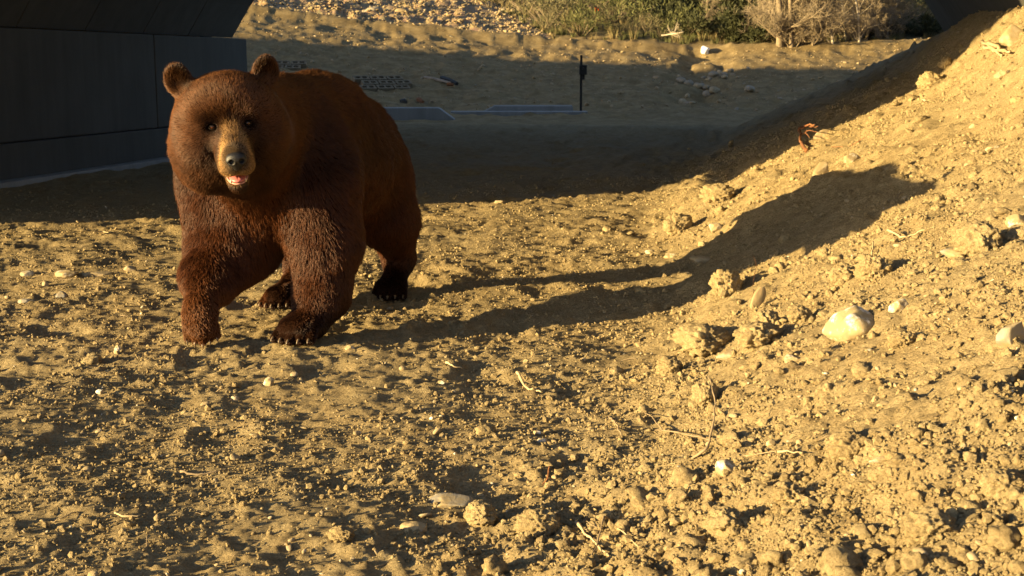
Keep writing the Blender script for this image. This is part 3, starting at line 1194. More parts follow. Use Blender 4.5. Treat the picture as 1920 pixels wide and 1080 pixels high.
def rock_verts(sub, seed, rough=0.25, cut=0.0, crumb=0.0):
    V, F = ICO[sub]
    V = V.copy()
    o = seed * 13.7
    d = 1 + rough * (vnoise3(V * 1.1 + o, seed) * 1.6 + vnoise3(V * 2.4 + o, seed + 1) * 0.8)
    if crumb:
        d = d + crumb * (vnoise3(V * 5 + o, seed + 2) * 0.9 + vnoise3(V * 11 + o, seed + 3) * 0.6 + vnoise3(V * 23 + o, seed + 5) * 0.35)
    V = V * d[:, None]
    if cut:
        rg = np.random.default_rng(seed + 500)
        for _ in range(7):
            n = rg.normal(size=3); n /= np.linalg.norm(n)
            t = 0.62 + 0.25 * rg.random()
            k = np.maximum(V @ n - t, 0)
            V = V - n[None, :] * (k * cut)[:, None]
    return V, F


def make_lib(name, n, sub, rough, cut, crumb, mat, smooth=False, squash=(1, 1, 1)):
    c = bpy.data.collections.new(name)
    for i in range(n):
        V, F = rock_verts(sub, 40 + i * 7 + sub * 100 + len(name), rough, cut, crumb)
        V = V * np.array(squash) * (0.85 + 0.3 * np.random.default_rng(i).random(3))
        me = np_mesh(name, V, F, mat, smooth)
        c.objects.link(bpy.data.objects.new(name + '_piece', me))
    return c


def scatter(name, P, S, R, coll):
    """stuff nobody could count: points that carry copies of a few pieces"""
    me = bpy.data.meshes.new(name)
    me.vertices.add(len(P))
    me.vertices.foreach_set('co', np.asarray(P, np.float32).ravel())
    a = me.attributes.new('sc', 'FLOAT_VECTOR', 'POINT'); a.data.foreach_set('vector', np.asarray(S, np.float32).ravel())
    a = me.attributes.new('ro', 'FLOAT_VECTOR', 'POINT'); a.data.foreach_set('vector', np.asarray(R, np.float32).ravel())
    me.update()
    o = link(name, me)
    ng = bpy.data.node_groups.new(name, 'GeometryNodeTree')
    ng.interface.new_socket('Geometry', in_out='INPUT', socket_type='NodeSocketGeometry')
    ng.interface.new_socket('Geometry', in_out='OUTPUT', socket_type='NodeSocketGeometry')
    gi, go = ng.nodes.new('NodeGroupInput'), ng.nodes.new('NodeGroupOutput')
    ip = ng.nodes.new('GeometryNodeInstanceOnPoints')
    ci = ng.nodes.new('GeometryNodeCollectionInfo')
    ci.inputs['Collection'].default_value = coll
    ci.inputs['Separate Children'].default_value = True
    ci.inputs['Reset Children'].default_value = True
    ip.inputs['Pick Instance'].default_value = True
    for nm, sock in (('sc', 'Scale'), ('ro', 'Rotation')):
        at = ng.nodes.new('GeometryNodeInputNamedAttribute')
        at.data_type = 'FLOAT_VECTOR'
        at.inputs['Name'].default_value = nm
        ng.links.new(at.outputs['Attribute'], ip.inputs[sock])
    rv = ng.nodes.new('FunctionNodeRandomValue'); rv.data_type = 'INT'
    rv.inputs['Min'].default_value = 0; rv.inputs['Max'].default_value = max(len(coll.objects) - 1, 0)
    ng.links.new(rv.outputs['Value'], ip.inputs['Instance Index'])
    ng.links.new(gi.outputs[0], ip.inputs['Points'])
    ng.links.new(ci.outputs[0], ip.inputs['Instance'])
    ng.links.new(ip.outputs[0], go.inputs[0])
    md = o.modifiers.new('scatter', 'NODES'); md.node_group = ng
    return tag(o, kind='stuff')


def fan_points(n, y0, y1, power=1.0, seed=1, half=0.52):
    rg = np.random.default_rng(seed)
    r = rg.random(n)
    if power == 1.0: y = y0 * (y1 / y0) ** r
    else:
        e = 1 - power
        y = (y0 ** e + r * (y1 ** e - y0 ** e)) ** (1 / e)
    x = (rg.random(n) * 2 - 1) * (half * y + 0.35)
    return x, y, rg


def bank_mask(x, y):
    u, s = us(x, y)
    return sstep(-0.45, 0.25, u + bank_c(s) / 0.47)


def place(x, y, size, rg, flat=0.75, sink=0.15):
    z = base_z(x, y) + detail_z(x, y)
    n = len(x)
    S = size[:, None] * (0.7 + 0.6 * rg.random((n, 3)))
    S[:, 2] *= flat
    P = np.stack([x, y, z + S[:, 2] * (0.5 - sink)], 1)
    R = np.stack([rg.normal(0, 0.4, n), rg.normal(0, 0.4, n), rg.random(n) * 6.28], 1)
    return P, S, R


lib_crumb = make_lib('crumb', 7, 1, 0.35, 0.6, 0.3, M['clod'])
lib_clod = make_lib('clod', 8, 3, 0.34, 0.25, 0.62, M['clod'], True)
lib_pale = make_lib('pebble', 6, 2, 0.28, 0.8, 0, M['white_stone'], True, (1, 0.75, 0.6))
lib_tan = make_lib('tan_pebble', 5, 2, 0.26, 0.7, 0, M['pale_stone'], True, (1, 0.75, 0.6))

x, y, rg = fan_points(250000, 1.2, 11.0, 1.25, 21)
bm_ = bank_mask(x, y)
cl = sstep(-0.30, 0.22, vnoise2(x * 2.3, y * 2.3, 31) + 0.5 * vnoise2(x * 8, y * 8, 32))
k = rg.random(len(x)) < (0.12 + 0.88 * cl) * (0.70 + 0.15 * bm_)
x, y, bm_ = x[k], y[k], bm_[k]
size = 0.0021 * (1 + rg.pareto(3.1, len(x))) * (1 + 0.30 * bm_) * (0.7 + 0.10 * y)
size = np.clip(size, 0.0018, 0.0105 + 0.004 * bm_)
scatter('soil_crumbs', *place(x, y, size, rg, 0.8, 0.1), lib_crumb)

x, y, rg = fan_points(7000, 1.2, 12.5, 1.1, 22)
bm_ = bank_mask(x, y)
k = rg.random(len(x)) < 0.07 + 0.60 * bm_ * (0.25 + 0.75 * sstep(-0.15, 0.2, vnoise2(x * 2.7, y * 2.7, 35)))
x, y, bm_ = x[k], y[k], bm_[k]
size = np.clip(0.0075 * (1 + rg.pareto(2.2, len(x))) * (0.5 + 0.50 * bm_), 0.005, 0.030)
scatter('soil_clods', *place(x, y, size, rg, 0.75, 0.40), lib_clod)

x, y, rg = fan_points(1400, 1.3, 11.0, 1.1, 23)
size = np.clip(0.0034 * (1 + rg.pareto(2.8, len(x))), 0.003, 0.012)
scatter('white_pebbles', *place(x, y, size, rg, 0.8, -0.1), lib_pale)
x, y, rg = fan_points(900, 1.3, 12.0, 1.0, 24)
size = np.clip(0.005 * (1 + rg.pareto(2.4, len(x))), 0.004, 0.018)
scatter('tan_pebbles', *place(x, y, size, rg, 0.7, 0.1), lib_tan)

# straw and twig bits trodden into the soil
lib_straw = bpy.data.collections.new('straw')
for i in range(5):
    mb = MB(); rg_ = random.Random(i)
    p = [Vector((t - 0.5, 0.10 * math.sin(t * 3 + i) * rg_.uniform(0.3, 1), 0.06 * math.sin(t * 5 + i * 2))) for t in np.linspace(0, 1, 6)]
    mb.tube(p, [0.018, 0.026, 0.03, 0.028, 0.024, 0.012], 5)
    lib_straw.objects.link(bpy.data.objects.new('straw_piece', mb.mesh('straw', M['twig'], True)))
x, y, rg = fan_points(420, 1.7, 9.0, 1.1, 25)
z = base_z(x, y) + detail_z(x, y) + 0.005
S = (0.02 + 0.05 * rg.random(len(x)) ** 2)[:, None] * np.ones((1, 3))
R = np.stack([rg.normal(0, 0.2, len(x)), rg.normal(0, 0.25, len(x)), rg.random(len(x)) * 6.28], 1)
scatter('straw_bits', np.stack([x, y, z], 1), S, R, lib_straw)


def rock(name, px, py, w, h, mat, label, cat, group=None, rz=0.0, ry=0.0, rx=0.0, depth=0.8, sink=0.30, seed=0, rough=0.16, cut=0.45, crumb=0.0, sub=4):
    """one stone or clod, sized in photo pixels at the place where its foot stands"""
    p = hit(px, py + h * 0.35)
    m = mpp(p)
    hw, hh = w * m / 2, h * m / 2
    V, F = rock_verts(sub, seed + int(px) + int(py), rough, cut, crumb)
    V = V * np.array([hw, hw * depth, hh])
    rot = Matrix.Rotation(rz, 3, 'Z') @ Matrix.Rotation(ry, 3, 'Y') @ Matrix.Rotation(rx, 3, 'X')
    V = V @ np.array(rot).T
    zl = -V[:, 2].min()
    o = link(name, np_mesh(name, V, F, mat))
    o.location = (p.x, p.y, p.z + zl * (1 - 2 * sink))
    return tag(o, label, cat, group)


G1 = 'pale stones lying on the dirt'
W, T, GR, C_, OR_ = M['white_stone'], M['pale_stone'], M['grey_stone'], M['clod'], M['orange_stone']
stones = [
    # px, py, w, h, mat, label, rz, ry, depth
    (1600, 600, 92, 62, W, 'largest white rock on the dirt bank, half covered in tan soil', 0.2, -0.35, 0.8),
    (1682, 578, 38, 26, W, 'small oblong pale rock just right of the largest white rock', 0.1, -0.5, 0.6),
    (1362, 884, 40, 34, W, 'round white cobble in the foreground below the forked twig', 0, 0, 0.8),
    (1538, 318, 26, 42, T, 'upright oval cream cobble near the top of the bear\'s shadow', 0.2, 0.35, 0.6),
    (1596, 302, 30, 22, W, 'white stone just right of the upright oval cream cobble', 0.3, 0, 0.8),
    (1548, 249, 44, 20, T, 'long cream cobble beside the orange root stub', 0.1, -0.15, 0.5),
    (1341, 424, 22, 20, W, 'round white pebble right of the square dirt clod', 0, 0, 0.8),
    (1316, 449, 16, 14, W, 'little white pebble below the round white pebble by the square clod', 0, 0, 0.8),
    (1257, 474, 26, 13, W, 'flat white pebble at the foot of the bank above the bear\'s shadow', 0, 0, 0.7),
    (1314, 480, 42, 18, T, 'flat tan stone lying inside the bear\'s shadow', 0, 0, 0.7),
    (1366, 656, 42, 20, T, 'cream wedge stone left of two white stones at the foot of the bank', 0.1, -0.2, 0.7),
    (1484, 668, 32, 18, W, 'bright white stone below the largest white rock', 0, 0.1, 0.8),
    (1904, 413, 34, 26, W, 'white rock at the right edge of the picture beside a big clod', 0, 0, 0.8),
    (1880, 133, 30, 20, W, 'white stone high on the bank below the wood splinters', 0, -0.5, 0.7),
    (1862, 273, 24, 10, W, 'thin white chip on the bank right of the bear\'s shadow tip', 0, -0.3, 0.6),
    (1792, 474, 48, 20, GR, 'flat grey stone below the biggest round clod', 0, 0.15, 0.8),
    (124, 512, 42, 17, W, 'pale flat stone with a bright left end at the far left', 0, 0, 0.8),
    (182, 511, 46, 13, T, 'long flat tan stone at the far left beside the bright ended one', 0, 0, 0.6),
    (245, 507, 22, 12, T, 'small tan stone at left, third in the row of flat stones', 0, 0, 0.8),
    (116, 551, 22, 26, GR, 'upright grey stone at left standing in its own shadow', 0, 0.1, 0.7),
    (52, 567, 34, 11, GR, 'low grey slab stone near the left edge', 0, 0, 0.7),
    (52, 508, 26, 14, GR, 'grey angular stone near the left edge behind the low slab', 0, 0, 0.8),
    (86, 531, 13, 16, T, 'tiny upright tan stone between the flat stones at left', 0, 0, 0.8),
    (221, 656, 15, 17, W, 'pointed white pebble on the open dirt left of the lifted paw', 0, 0.3, 0.8),
    (504, 716, 21, 20, W, 'white nugget on the open dirt below the planted front paw', 0, 0, 0.8),
    (441, 744, 14, 14, T, 'tan nugget left of and below the white nugget', 0, 0, 0.8),
    (188, 740, 13, 10, W, 'small white pebble alone in the left foreground', 0, 0, 0.8),
    (656, 659, 20, 10, W, 'flat white flake right of the planted front paw', 0, 0, 0.7),
    (776, 984, 46, 26, W, 'large pale rock half buried at the bottom of the picture', 0, 0, 0.8),
    (842, 928, 76, 28, GR, 'wide flat buried rock above the pale rock at the bottom', 0, 0, 0.8),
    (1656, 763, 28, 11, W, 'curved white flake on the right hand dirt', 0.2, -0.2, 0.5),
    (1446, 820, 17, 20, W, 'white pebble, left one of the pair above the round cobble', 0, 0, 0.8),
    (1500, 826, 15, 12, W, 'white pebble, right one of the pair above the round cobble', 0, 0, 0.8),
    (1864, 728, 22, 18, W, 'bright white angular stone at the right side of the dirt', 0.3, -0.5, 0.7),
    (1652, 874, 38, 12, W, 'curved bone white flake right of the round cobble', 0.1, -0.15, 0.4),
    (1007, 819, 16, 9, W, 'white chip, upper one of two in the centre foreground', 0, 0, 0.7),
    (1016, 836, 22, 10, W, 'white chip, lower one of two in the centre foreground', 0, 0.1, 0.7),
    (827, 717, 15, 11, W, 'white pebble on open dirt left of the splintered twig', 0, 0, 0.8),
    (1040, 894, 12, 8, W, 'tiny white chip right of the brown stub twig', 0, 0, 0.8),
    (1804, 731, 18, 12, T, 'cream pebble left of the bright angular stone at right', 0, 0, 0.8),
    (1640, 740, 14, 20, T, 'upright cream pebble left of the curved white flake', 0, 0.3, 0.8),
    (1895, 640, 44, 60, GR, 'tall grey green rock at the right edge of the dirt', 0.2, 0.1, 0.7),
    (1898, 62, 44, 44, T, 'rounded tan boulder at the top right against the dark arch', 0, 0.1, 0.9),
    (1734, 187, 14, 9, W, 'white chip high on the bank below the splintered wood', 0, 0, 0.8),
    (1714, 196, 12, 8, T, 'cream chip on the upper bank left of the higher white chip', 0, 0, 0.8),
    (1828, 229, 20, 9, T, 'flat cream chip on the upper right bank', 0, -0.1, 0.7),
    (936, 380, 20, 6, T, 'small tan stone right at the edge of the arch shade', 0, 0, 0.8),
    (1218, 470, 18, 10, W, 'white pebble leftmost at the foot of the bank by the shadow', 0, 0, 0.8),
]
for i, (px, py, w, h, mat, lab, rz, ry, dp) in enumerate(stones):
    rock('stone', px, py, w * 1.1, h * 1.1, mat, lab, 'stone', G1, rz, ry, 0, dp, 0.34, i, 0.30, 0.9, 0.10)

rock('stone', 1421, 562, 26, 50, OR_, 'flat orange brown stone standing on edge beside a dirt clod', 'stone', G1, 0.3, 0.45, 0, 0.35, 0.2, 77, 0.1, 0.3)

clods = [
    (1360, 534, 58, 54, 'rounded dirt clod standing at the lower edge of the bear\'s shadow'),
    (1272, 422, 50, 36, 'square dirt clod at the foot of the bank right of the bear'),
    (1832, 446, 78, 66, 'biggest round dirt clod on the right of the bank'),
    (1436, 596, 50, 52, 'pointed dirt clod against the orange brown stone'),
    (1320, 632, 104, 56, 'broad low dirt clod at the foot of the bank'),
    (1420, 634, 84, 48, 'broad dirt clod between the low clod and the largest white rock'),
    (1584, 508, 50, 42, 'dirt clod above the largest white rock, left of its pair'),
    (1636, 500, 62, 44, 'dirt clod above the largest white rock, right of its pair'),
    (1745, 150, 44, 34, 'dirt clod on the upper edge of the sunlit bank'),
    (1772, 124, 26, 22, 'round dirt clod on the skyline edge of the sunlit bank'),
    (1345, 365, 54, 34, 'dirt clod by the arch shade at the foot of the bank'),
    (1255, 690, 46, 38, 'dirt clod on the flat below the broad low clod'),
    (1325, 735, 54, 48, 'dirt clod behind the upright forked twig'),
    (1590, 850, 74, 46, 'low crumbling clod in the right foreground'),
    (1500, 590, 44, 34, 'dirt clod just left of the largest white rock'),
    (1690, 640, 46, 30, 'low clod right of and below the largest white rock'),
    (900, 960, 60, 40, 'crumbling clod near the bottom centre of the picture'),
    (1010, 985, 70, 46, 'knobbly clod beside the crossed twigs at the bottom'),
    (1360, 985, 80, 52, 'large low clod in the right part of the bottom foreground'),
    (1480, 930, 60, 40, 'knobbly clod below and right of the round white cobble'),
    (1740, 1000, 84, 52, 'broad clod in the bottom right corner area'),
    (1880, 900, 74, 54, 'large clod at the right edge of the foreground'),
    (640, 1010, 50, 30, 'low crumbling clod at the bottom left of centre'),
    (1310, 640, 30, 24, 'small clod resting against the broad low clod'),
]
for i, (px, py, w, h, lab) in enumerate(clods):
    rock('dirt_clod', px, py, w * 1.12, h * 1.12, C_, lab, 'dirt clod', 'dirt clods on the ground and bank', random.uniform(0, 3), 0, 0, 0.85, 0.26, 200 + i, 0.26, 0.25, 0.42, 5)


# ------------------------------------------------------------------ twigs, root, splinters
def twig(name, pix, rad, mat, label, cat='twig', lift=0.0, group=None, lifts=None, n=7):
    """a twig through picture points laid on the ground; lifts raise points above the ground in metres"""
    P = []
    for i, (a, b) in enumerate(pix):
        l = lifts[i] if lifts else lift
        g0 = hit(a, b)
        if l:
            # follow the same sight line back towards the viewer until it is l above the ground
            d = Vector(ray(a, b)); d.normalize()
            q = g0.copy(); dz = g0.z - float(base_z(np.array([g0.x]), np.array([g0.y]))[0])
            for _ in range(400):
                if q.z - dz - float(base_z(np.array([q.x]), np.array([q.y]))[0]) >= l: break
                q -= d * 0.012
            P.append(q)
        else: P.append(g0 + Vector((0, 0, rad * 1.2)))
    # smooth path
    C = []
    for i in range(len(P) - 1):
        p0, p1, p2, p3 = P[max(i - 1, 0)], P[i], P[i + 1], P[min(i + 2, len(P) - 1)]
        for t in (0, 0.25, 0.5, 0.75):
            C.append(0.5 * ((2 * p1) + (p2 - p0) * t + (2 * p0 - 5 * p1 + 4 * p2 - p3) * t * t + (3 * p1 - p0 - 3 * p2 + p3) * t ** 3))
    C.append(P[-1])
    o = C[0].copy()
    mb = MB()
    C = [c + Vector((random.gauss(0, rad * 0.35), random.gauss(0, rad * 0.35), random.gauss(0, rad * 0.3))) for c in C]
    R = [rad * 0.82 * (1 - 0.55 * i / (len(C) - 1)) * random.uniform(0.72, 1.25) for i in range(len(C))]
    mb.tube([c - o for c in C], R, n)
    ob = mb.build(name, mat, None, True)
    ob.location = o
    if label: tag(ob, label, cat, group)
    return ob, C


GT = 'twigs scattered on the dirt'
t1, c1 = twig('twig', [(1296, 866), (1322, 845), (1331, 815), (1339, 782), (1338, 745), (1326, 708)], 0.0042, M['twig'], 'forked pale twig standing up out of the right foreground dirt', 'twig', 0, GT, [0, 0.02, 0.04, 0.07, 0.10, 0.13])
b1, _ = twig('side_branch', [(1329, 818), (1290, 812), (1252, 806), (1228, 802)], 0.0034, M['twig'], None, lifts=[0.035, 0.03, 0.02, 0.01])
b1.parent = t1; b1.location = b1.location - t1.location
b2, _ = twig('side_branch', [(1240, 804), (1222, 786), (1206, 768)], 0.0026, M['twig'], None, lifts=[0.015, 0.02, 0.02])
b2.parent = t1; b2.location = b2.location - t1.location
twig('twig', [(1142, 778), (1150, 798), (1160, 812), (1166, 822)], 0.0048, M['twig'], 'short curved brown twig left of the forked twig', 'twig', 0.01, GT)
twig('twig', [(1082, 968), (1096, 1000), (1116, 1026), (1142, 1056)], 0.0050, M['wood'], 'pale bent twig at the bottom of the picture, lower of the crossed ones', 'twig', 0, GT, [0.02, 0.015, 0.012, 0.01])
twig('twig', [(1144, 962), (1132, 996), (1118, 1030), (1108, 1056)], 0.0034, M['twig'], 'thin brown twig crossing over the pale bent one', 'twig', 0, GT, [0.035, 0.028, 0.022, 0.02])
twig('twig', [(1146, 968), (1168, 1008), (1204, 1050)], 0.0022, M['wood'], 'thinnest pale twig right of the crossed pair', 'twig', 0, GT, [0.025, 0.018, 0.01])
twig('twig', [(340, 888), (370, 891), (400, 889), (426, 885)], 0.0048, M['twig'], 'thick pale stick lying in the left foreground', 'twig', 0.006, GT)
twig('twig', [(970, 702), (984, 716), (1000, 724), (1014, 732)], 0.0065, M['wood'], 'splintered whitish twig in the middle of the dirt', 'twig', 0.012, GT)
twig('twig', [(836, 688), (848, 692), (864, 692)], 0.0050, M['wood'], 'short bone pale twig left of the splintered one', 'twig', 0.006, GT)
twig('twig', [(1030, 882), (1024, 898), (1016, 914)], 0.0028, M['rootwood'], 'short reddish brown stub twig in the centre foreground', 'twig', 0, GT, [0.05, 0.03, 0.005])
twig('twig', [(1664, 444), (1690, 440), (1712, 434), (1736, 426)], 0.0052, M['wood'], 'white stick at the lower edge of the bear\'s shadow', 'twig', 0.015, GT)
twig('twig', [(1638, 460), (1636, 472), (1634, 486)], 0.0045, M['wood'], 'tiny upright white splinter below the bear\'s shadow', 'twig', 0.012, GT)
twig('twig', [(1394, 848), (1450, 842), (1500, 836), (1560, 818)], 0.0022, M['twig'], 'long thin twig stretching right of the forked twig', 'twig', 0.01, GT)
twig('twig', [(1456, 872), (1480, 866), (1504, 858)], 0.0030, M['wood'], 'short pale twig right of the round white cobble', 'twig', 0.008, GT)
twig('twig', [(1560, 276), (1590, 270), (1622, 262)], 0.0040, M['rootwood'], 'dark thin twig beside the long cream cobble', 'twig', 0.012, GT)
twig('twig', [(1414, 560), (1412, 530), (1418, 500), (1410, 480)], 0.0016, M['rootwood'], 'thin curling rootlet in the shadow above the orange stone', 'twig', 0, GT, [0.005, 0.03, 0.05, 0.06])
twig('twig', [(650, 566), (690, 700)][:1] + [(668, 572), (690, 574)], 0.0026, M['twig'], 'little twig lying by the planted front paw', 'twig', 0.006, GT)
twig('twig', [(820, 386), (834, 384), (846, 381)], 0.006, M['wood'], 'pale wood chip at the edge of the arch shade', 'twig', 0.01, GT)
twig('twig', [(176, 436), (190, 434), (204, 436)], 0.0055, M['wood'], 'pale wood chip at the left in front of the arch shade', 'twig', 0.01, GT)
twig('twig', [(214, 976), (236, 984), (262, 980)], 0.0032, M['wood'], 'thin pale stick in the bottom left foreground', 'twig', 0.008, GT)

# root stub
t, C = twig('root_stub', [(1512, 288), (1502, 270), (1500, 252), (1512, 240), (1524, 237)], 0.017, M['rootwood'], 'frayed orange brown root stub sticking out of the bank', 'root', 0, None, [0.01, 0.03, 0.07, 0.11, 0.12])
for i, (a, b, l0, l1) in enumerate([((1512, 240), (1534, 242), 0.10, 0.10), ((1508, 244), (1530, 250), 0.09, 0.085), ((1504, 252), (1518, 262), 0.06, 0.05), ((1514, 238), (1526, 232), 0.11, 0.14)]):
    f_, _ = twig('root_fibre', [a, ((a[0] + b[0]) / 2, (a[1] + b[1]) / 2 - 1), b], 0.0065, M['rootwood'], None, lifts=[l0, (l0 + l1) / 2, l1])
    f_.parent = t; f_.location = f_.location - t.location
# wood splinters high on the bank
sp0 = hit(1868, 92)
spl = empty('split_wood', sp0)
tag(spl, 'bundle of bright split wood splinters on top of the bank', 'splintered wood')
for i, (a, b, l0, l1, r) in enumerate([((1842, 78), (1894, 104), 0.08, 0.03, 0.020), ((1846, 88), (1888, 98), 0.06, 0.035, 0.016), ((1850, 84), (1880, 104), 0.08, 0.02, 0.014), ((1838, 94), (1872, 100), 0.04, 0.02, 0.008)]):
    f_, _ = twig('splinter', [a, ((a[0] + b[0]) / 2, (a[1] + b[1]) / 2), b], r, M['wood'], None, lifts=[l0, (l0 + l1) / 2, l1], n=5)
    f_.parent = spl; f_.location = f_.location - spl.location

# ------------------------------------------------------------------ things beyond the underpass
def kerb_piece(px0, px1, row, h, label, ramp_r, ramp_l):
    a, b = hit(px0, row, False), hit(px1, row, False)
    yk = (a.y + b.y) / 2
    L = b.x - a.x
    mb = MB()
    # front profile with sloping ends, extruded backwards
    prof = [(0, -0.15), (L, -0.15), (L, 0.02), (L - ramp_r, h), (ramp_l, h), (0, 0.02)]
    V = [(x, 0, z) for x, z in prof] + [(x, 0.28, z) for x, z in prof]
    n = len(prof)
    F = [tuple(range(n)), tuple(range(2 * n - 1, n - 1, -1))] + [(i, n + i, n + (i + 1) % n, (i + 1) % n) for i in range(n)]
    mb.add(V, F)
    o = mb.build('kerb', M['kerb'])
    zg = float(base_z(np.array([a.x + L / 2]), np.array([yk]))[0])
    o.location = (a.x, yk, zg)
    bv = o.modifiers.new('edge', 'BEVEL'); bv.width = 0.02; bv.segments = 2
    return tag(o, label, 'kerb', 'concrete kerbs beyond the underpass')


kerb_piece(640, 853, 226, 0.235, 'blue grey concrete kerb directly behind the bear, sloping down at its right end', 0.30, 0.02)
kerb_piece(902, 1075, 213, 0.17, 'blue grey concrete kerb left of the camera post, sloping down at its left end', 0.02, 0.28)
a, b = hit(846, 214, False), hit(1100, 214, False)
mb = MB(); mb.box((0, 0, 0), (b.x - a.x, 0.5, 0.16))
o = mb.build('gutter_slab', M['kerb']); o.location = ((a.x + b.x) / 2, a.y - 0.05, a.z - 0.02)
tag(o, 'low concrete gutter slab running between the two kerbs', 'gutter')

pp = hit(1089, 213, False)
post = empty('camera_post', pp)
tag(post, 'thin dark metal post with a small trail camera box on it', 'camera post')
mb = MB()
mb.box((0, 0, 0.58), (0.05, 0.012, 1.25)); mb.box((0, 0.018, 0.58), (0.012, 0.03, 1.25))
mb.build('post', M['dark'], post)
mb = MB(); mb.box((0.035, -0.06, 0.90), (0.16, 0.09, 0.20))
o = mb.build('camera_box', M['dark'], post); bv = o.modifiers.new('e', 'BEVEL'); bv.width = 0.012; bv.segments = 2
mb = MB(); mb.box((0.045, -0.05, 0.75), (0.05, 0.04, 0.10)); mb.build('padlock', M['dark'], post)
mb = MB(); mb.tube([(0.035, -0.106, 0.93), (0.035, -0.118, 0.93)], [0.022, 0.020], 12); mb.build('lens', M['nose'], post)
mb = MB(); mb.box((0.0, -0.01, 0.90), (0.09, 0.07, 0.025)); mb.build('strap', M['dark'], post)

# hollow concrete blocks let into the sandy slope
def block_mesh():
    mb = MB()
    L, Wd, H, w = 0.40, 0.21, 0.20, 0.05
    for yy in (-Wd / 2 + w / 2, Wd / 2 - w / 2): mb.box((0, yy, -H / 2), (L, w, H))
    for xx in (-L / 2 + w / 2, 0, L / 2 - w / 2): mb.box((xx, 0, -H / 2), (w, Wd - 2 * w - 0.004, H - 0.004))
    return mb.mesh('block', M['block'])


bmesh_blk = block_mesh()
mats = [(722, 166, 3, 3, 0.45, 'mat of hollow concrete blocks in the sandy slope behind the bear\'s back'),
        (682, 160, 1, 2, 0.45, 'small patch of hollow concrete blocks nearest the bear\'s back'),
        (533, 128, 2, 2, 0.1, 'few hollow concrete blocks in the slope right of the bear\'s ear')]
for px, py, nu, nv, ang, lab in mats:
    c = hit(px, py, False)
    root = empty('block_mat', c, ang)
    tag(root, lab, 'block mat', 'hollow block mats in the far slope')
    for i in range(nu):
        for j in range(nv):
            o = link('block', bmesh_blk, root)
            o.location = ((i - (nu - 1) / 2) * 0.44 + (j % 2) * 0.14, j * 0.27, 0)
            o.rotation_euler = (0, 0, random.uniform(-0.03, 0.03))
    root.rotation_euler = (0.42, 0, ang)
    root.location.z += 0.05

for (a, b, r, mt, lab) in [((796, 149), (846, 160), 0.035, M['oldwood'], 'pale weathered pole lying on the sandy slope'),
                           ((828, 152), (857, 163), 0.06, M['dark'], 'dark board beside the pale pole on the sandy slope'),
                           ((838, 163), (850, 164), 0.045, M['rootwood'], 'short reddish offcut at the end of the dark board'),
                           ((752, 195), (762, 197), 0.05, M['dark'], 'dark scrap lump above the left kerb'),
                           ((784, 192), (793, 197), 0.05, M['rootwood'], 'rusty scrap lump above the left kerb, right of the dark one')]:
    p0, p1 = hit(*a, False), hit(*b, False)
    mb = MB(); d = p1 - p0
    mb.tube([Vector((0, 0, 0)), d * 0.5 + Vector((0, 0, 0.01)), d], [r, r * 1.1, r * 0.8], 5)
    o = mb.build('wood_scrap', mt); o.location = p0 + Vector((0, 0, r * 0.8 + 0.03))
    tag(o, lab, 'wood scrap', 'scraps on the sandy slope')

# rubble down the chute
rr = random.Random(5)
for i in range(34):
    t = rr.random()
    px = 1352 - 40 * t + rr.gauss(0, 30); py = 112 + 78 * t + rr.gauss(0, 5)
    big = rr.random() < 0.25
    w = rr.uniform(16, 27) if big else rr.uniform(9, 15)
    o = rock('rubble_rock', px, py, w, w * rr.uniform(0.5, 0.8), rr.choice([GR, GR, T, M['tan_stone']]), 'angular grey or tan rubble rock in the chute down the far slope', 'rock', 'rubble in the chute of the far slope', rr.uniform(0, 3), rr.uniform(-0.3, 0.3), 0, 0.8, 0.2, 300 + i, 0.2, 0.6, 0, 3)

# stony fill on the hillside at the left: stuff
lib_fill = bpy.data.collections.new('fill_stones')
for i in range(9):
    V, F = rock_verts(2, 900 + i, 0.22, 0.6, 0)
    me = np_mesh('fill_stone', V * np.array([1, 0.8, 0.6]), F, [M['tan_stone'], M['tan_stone'], C_, M['red_stone'], M['orange_stone'], C_, GR, M['tan_stone'], T][i], False)
    lib_fill.objects.link(bpy.data.objects.new('fill_stone_piece', me))
rg = np.random.default_rng(61)
n = 15000
y = 43.2 + 30 * rg.random(n) ** 1.5; q = -0.27 + 0.30 * rg.random(n)
edge = 44.3 + np.interp(q, [-0.12, -0.05, 0.0, 0.03], [24, 14, 5.5, 0])
k = (y < edge + rg.normal(0, 1.0, n))
y, q = y[k], q[k]; x = q * y
size = np.clip(0.032 * (1 + rg.pareto(2.6, len(x))), 0.03, 0.105)
scatter('stony_fill', *place(x, y, size, rg, 0.7, 0.25), lib_fill)
# debris dots on the sandy slope
n = 4200
y = 28 + 14 * rg.random(n); x = (-0.30 + 0.66 * rg.random(n)) * y
size = np.clip(0.014 * (1 + rg.pareto(2.4, len(x))), 0.012, 0.06)
scatter('slope_gravel', *place(x, y, size, rg, 0.8, 0.1), lib_fill)
rock('red_slab', 752, 19, 34, 12, M['red_stone'], 'reddish slab of rock on the stony hillside above the bear', 'rock', None, 0, 0, 0, 0.8, 0.2, 5, 0.1, 0.6)
rock('grey_boulder', 700, 20, 40, 20, GR, 'grey boulder on the stony hillside left of the reddish slab', 'rock', None, 0.4, 0, 0, 0.8, 0.3, 9, 0.3, 0.9)

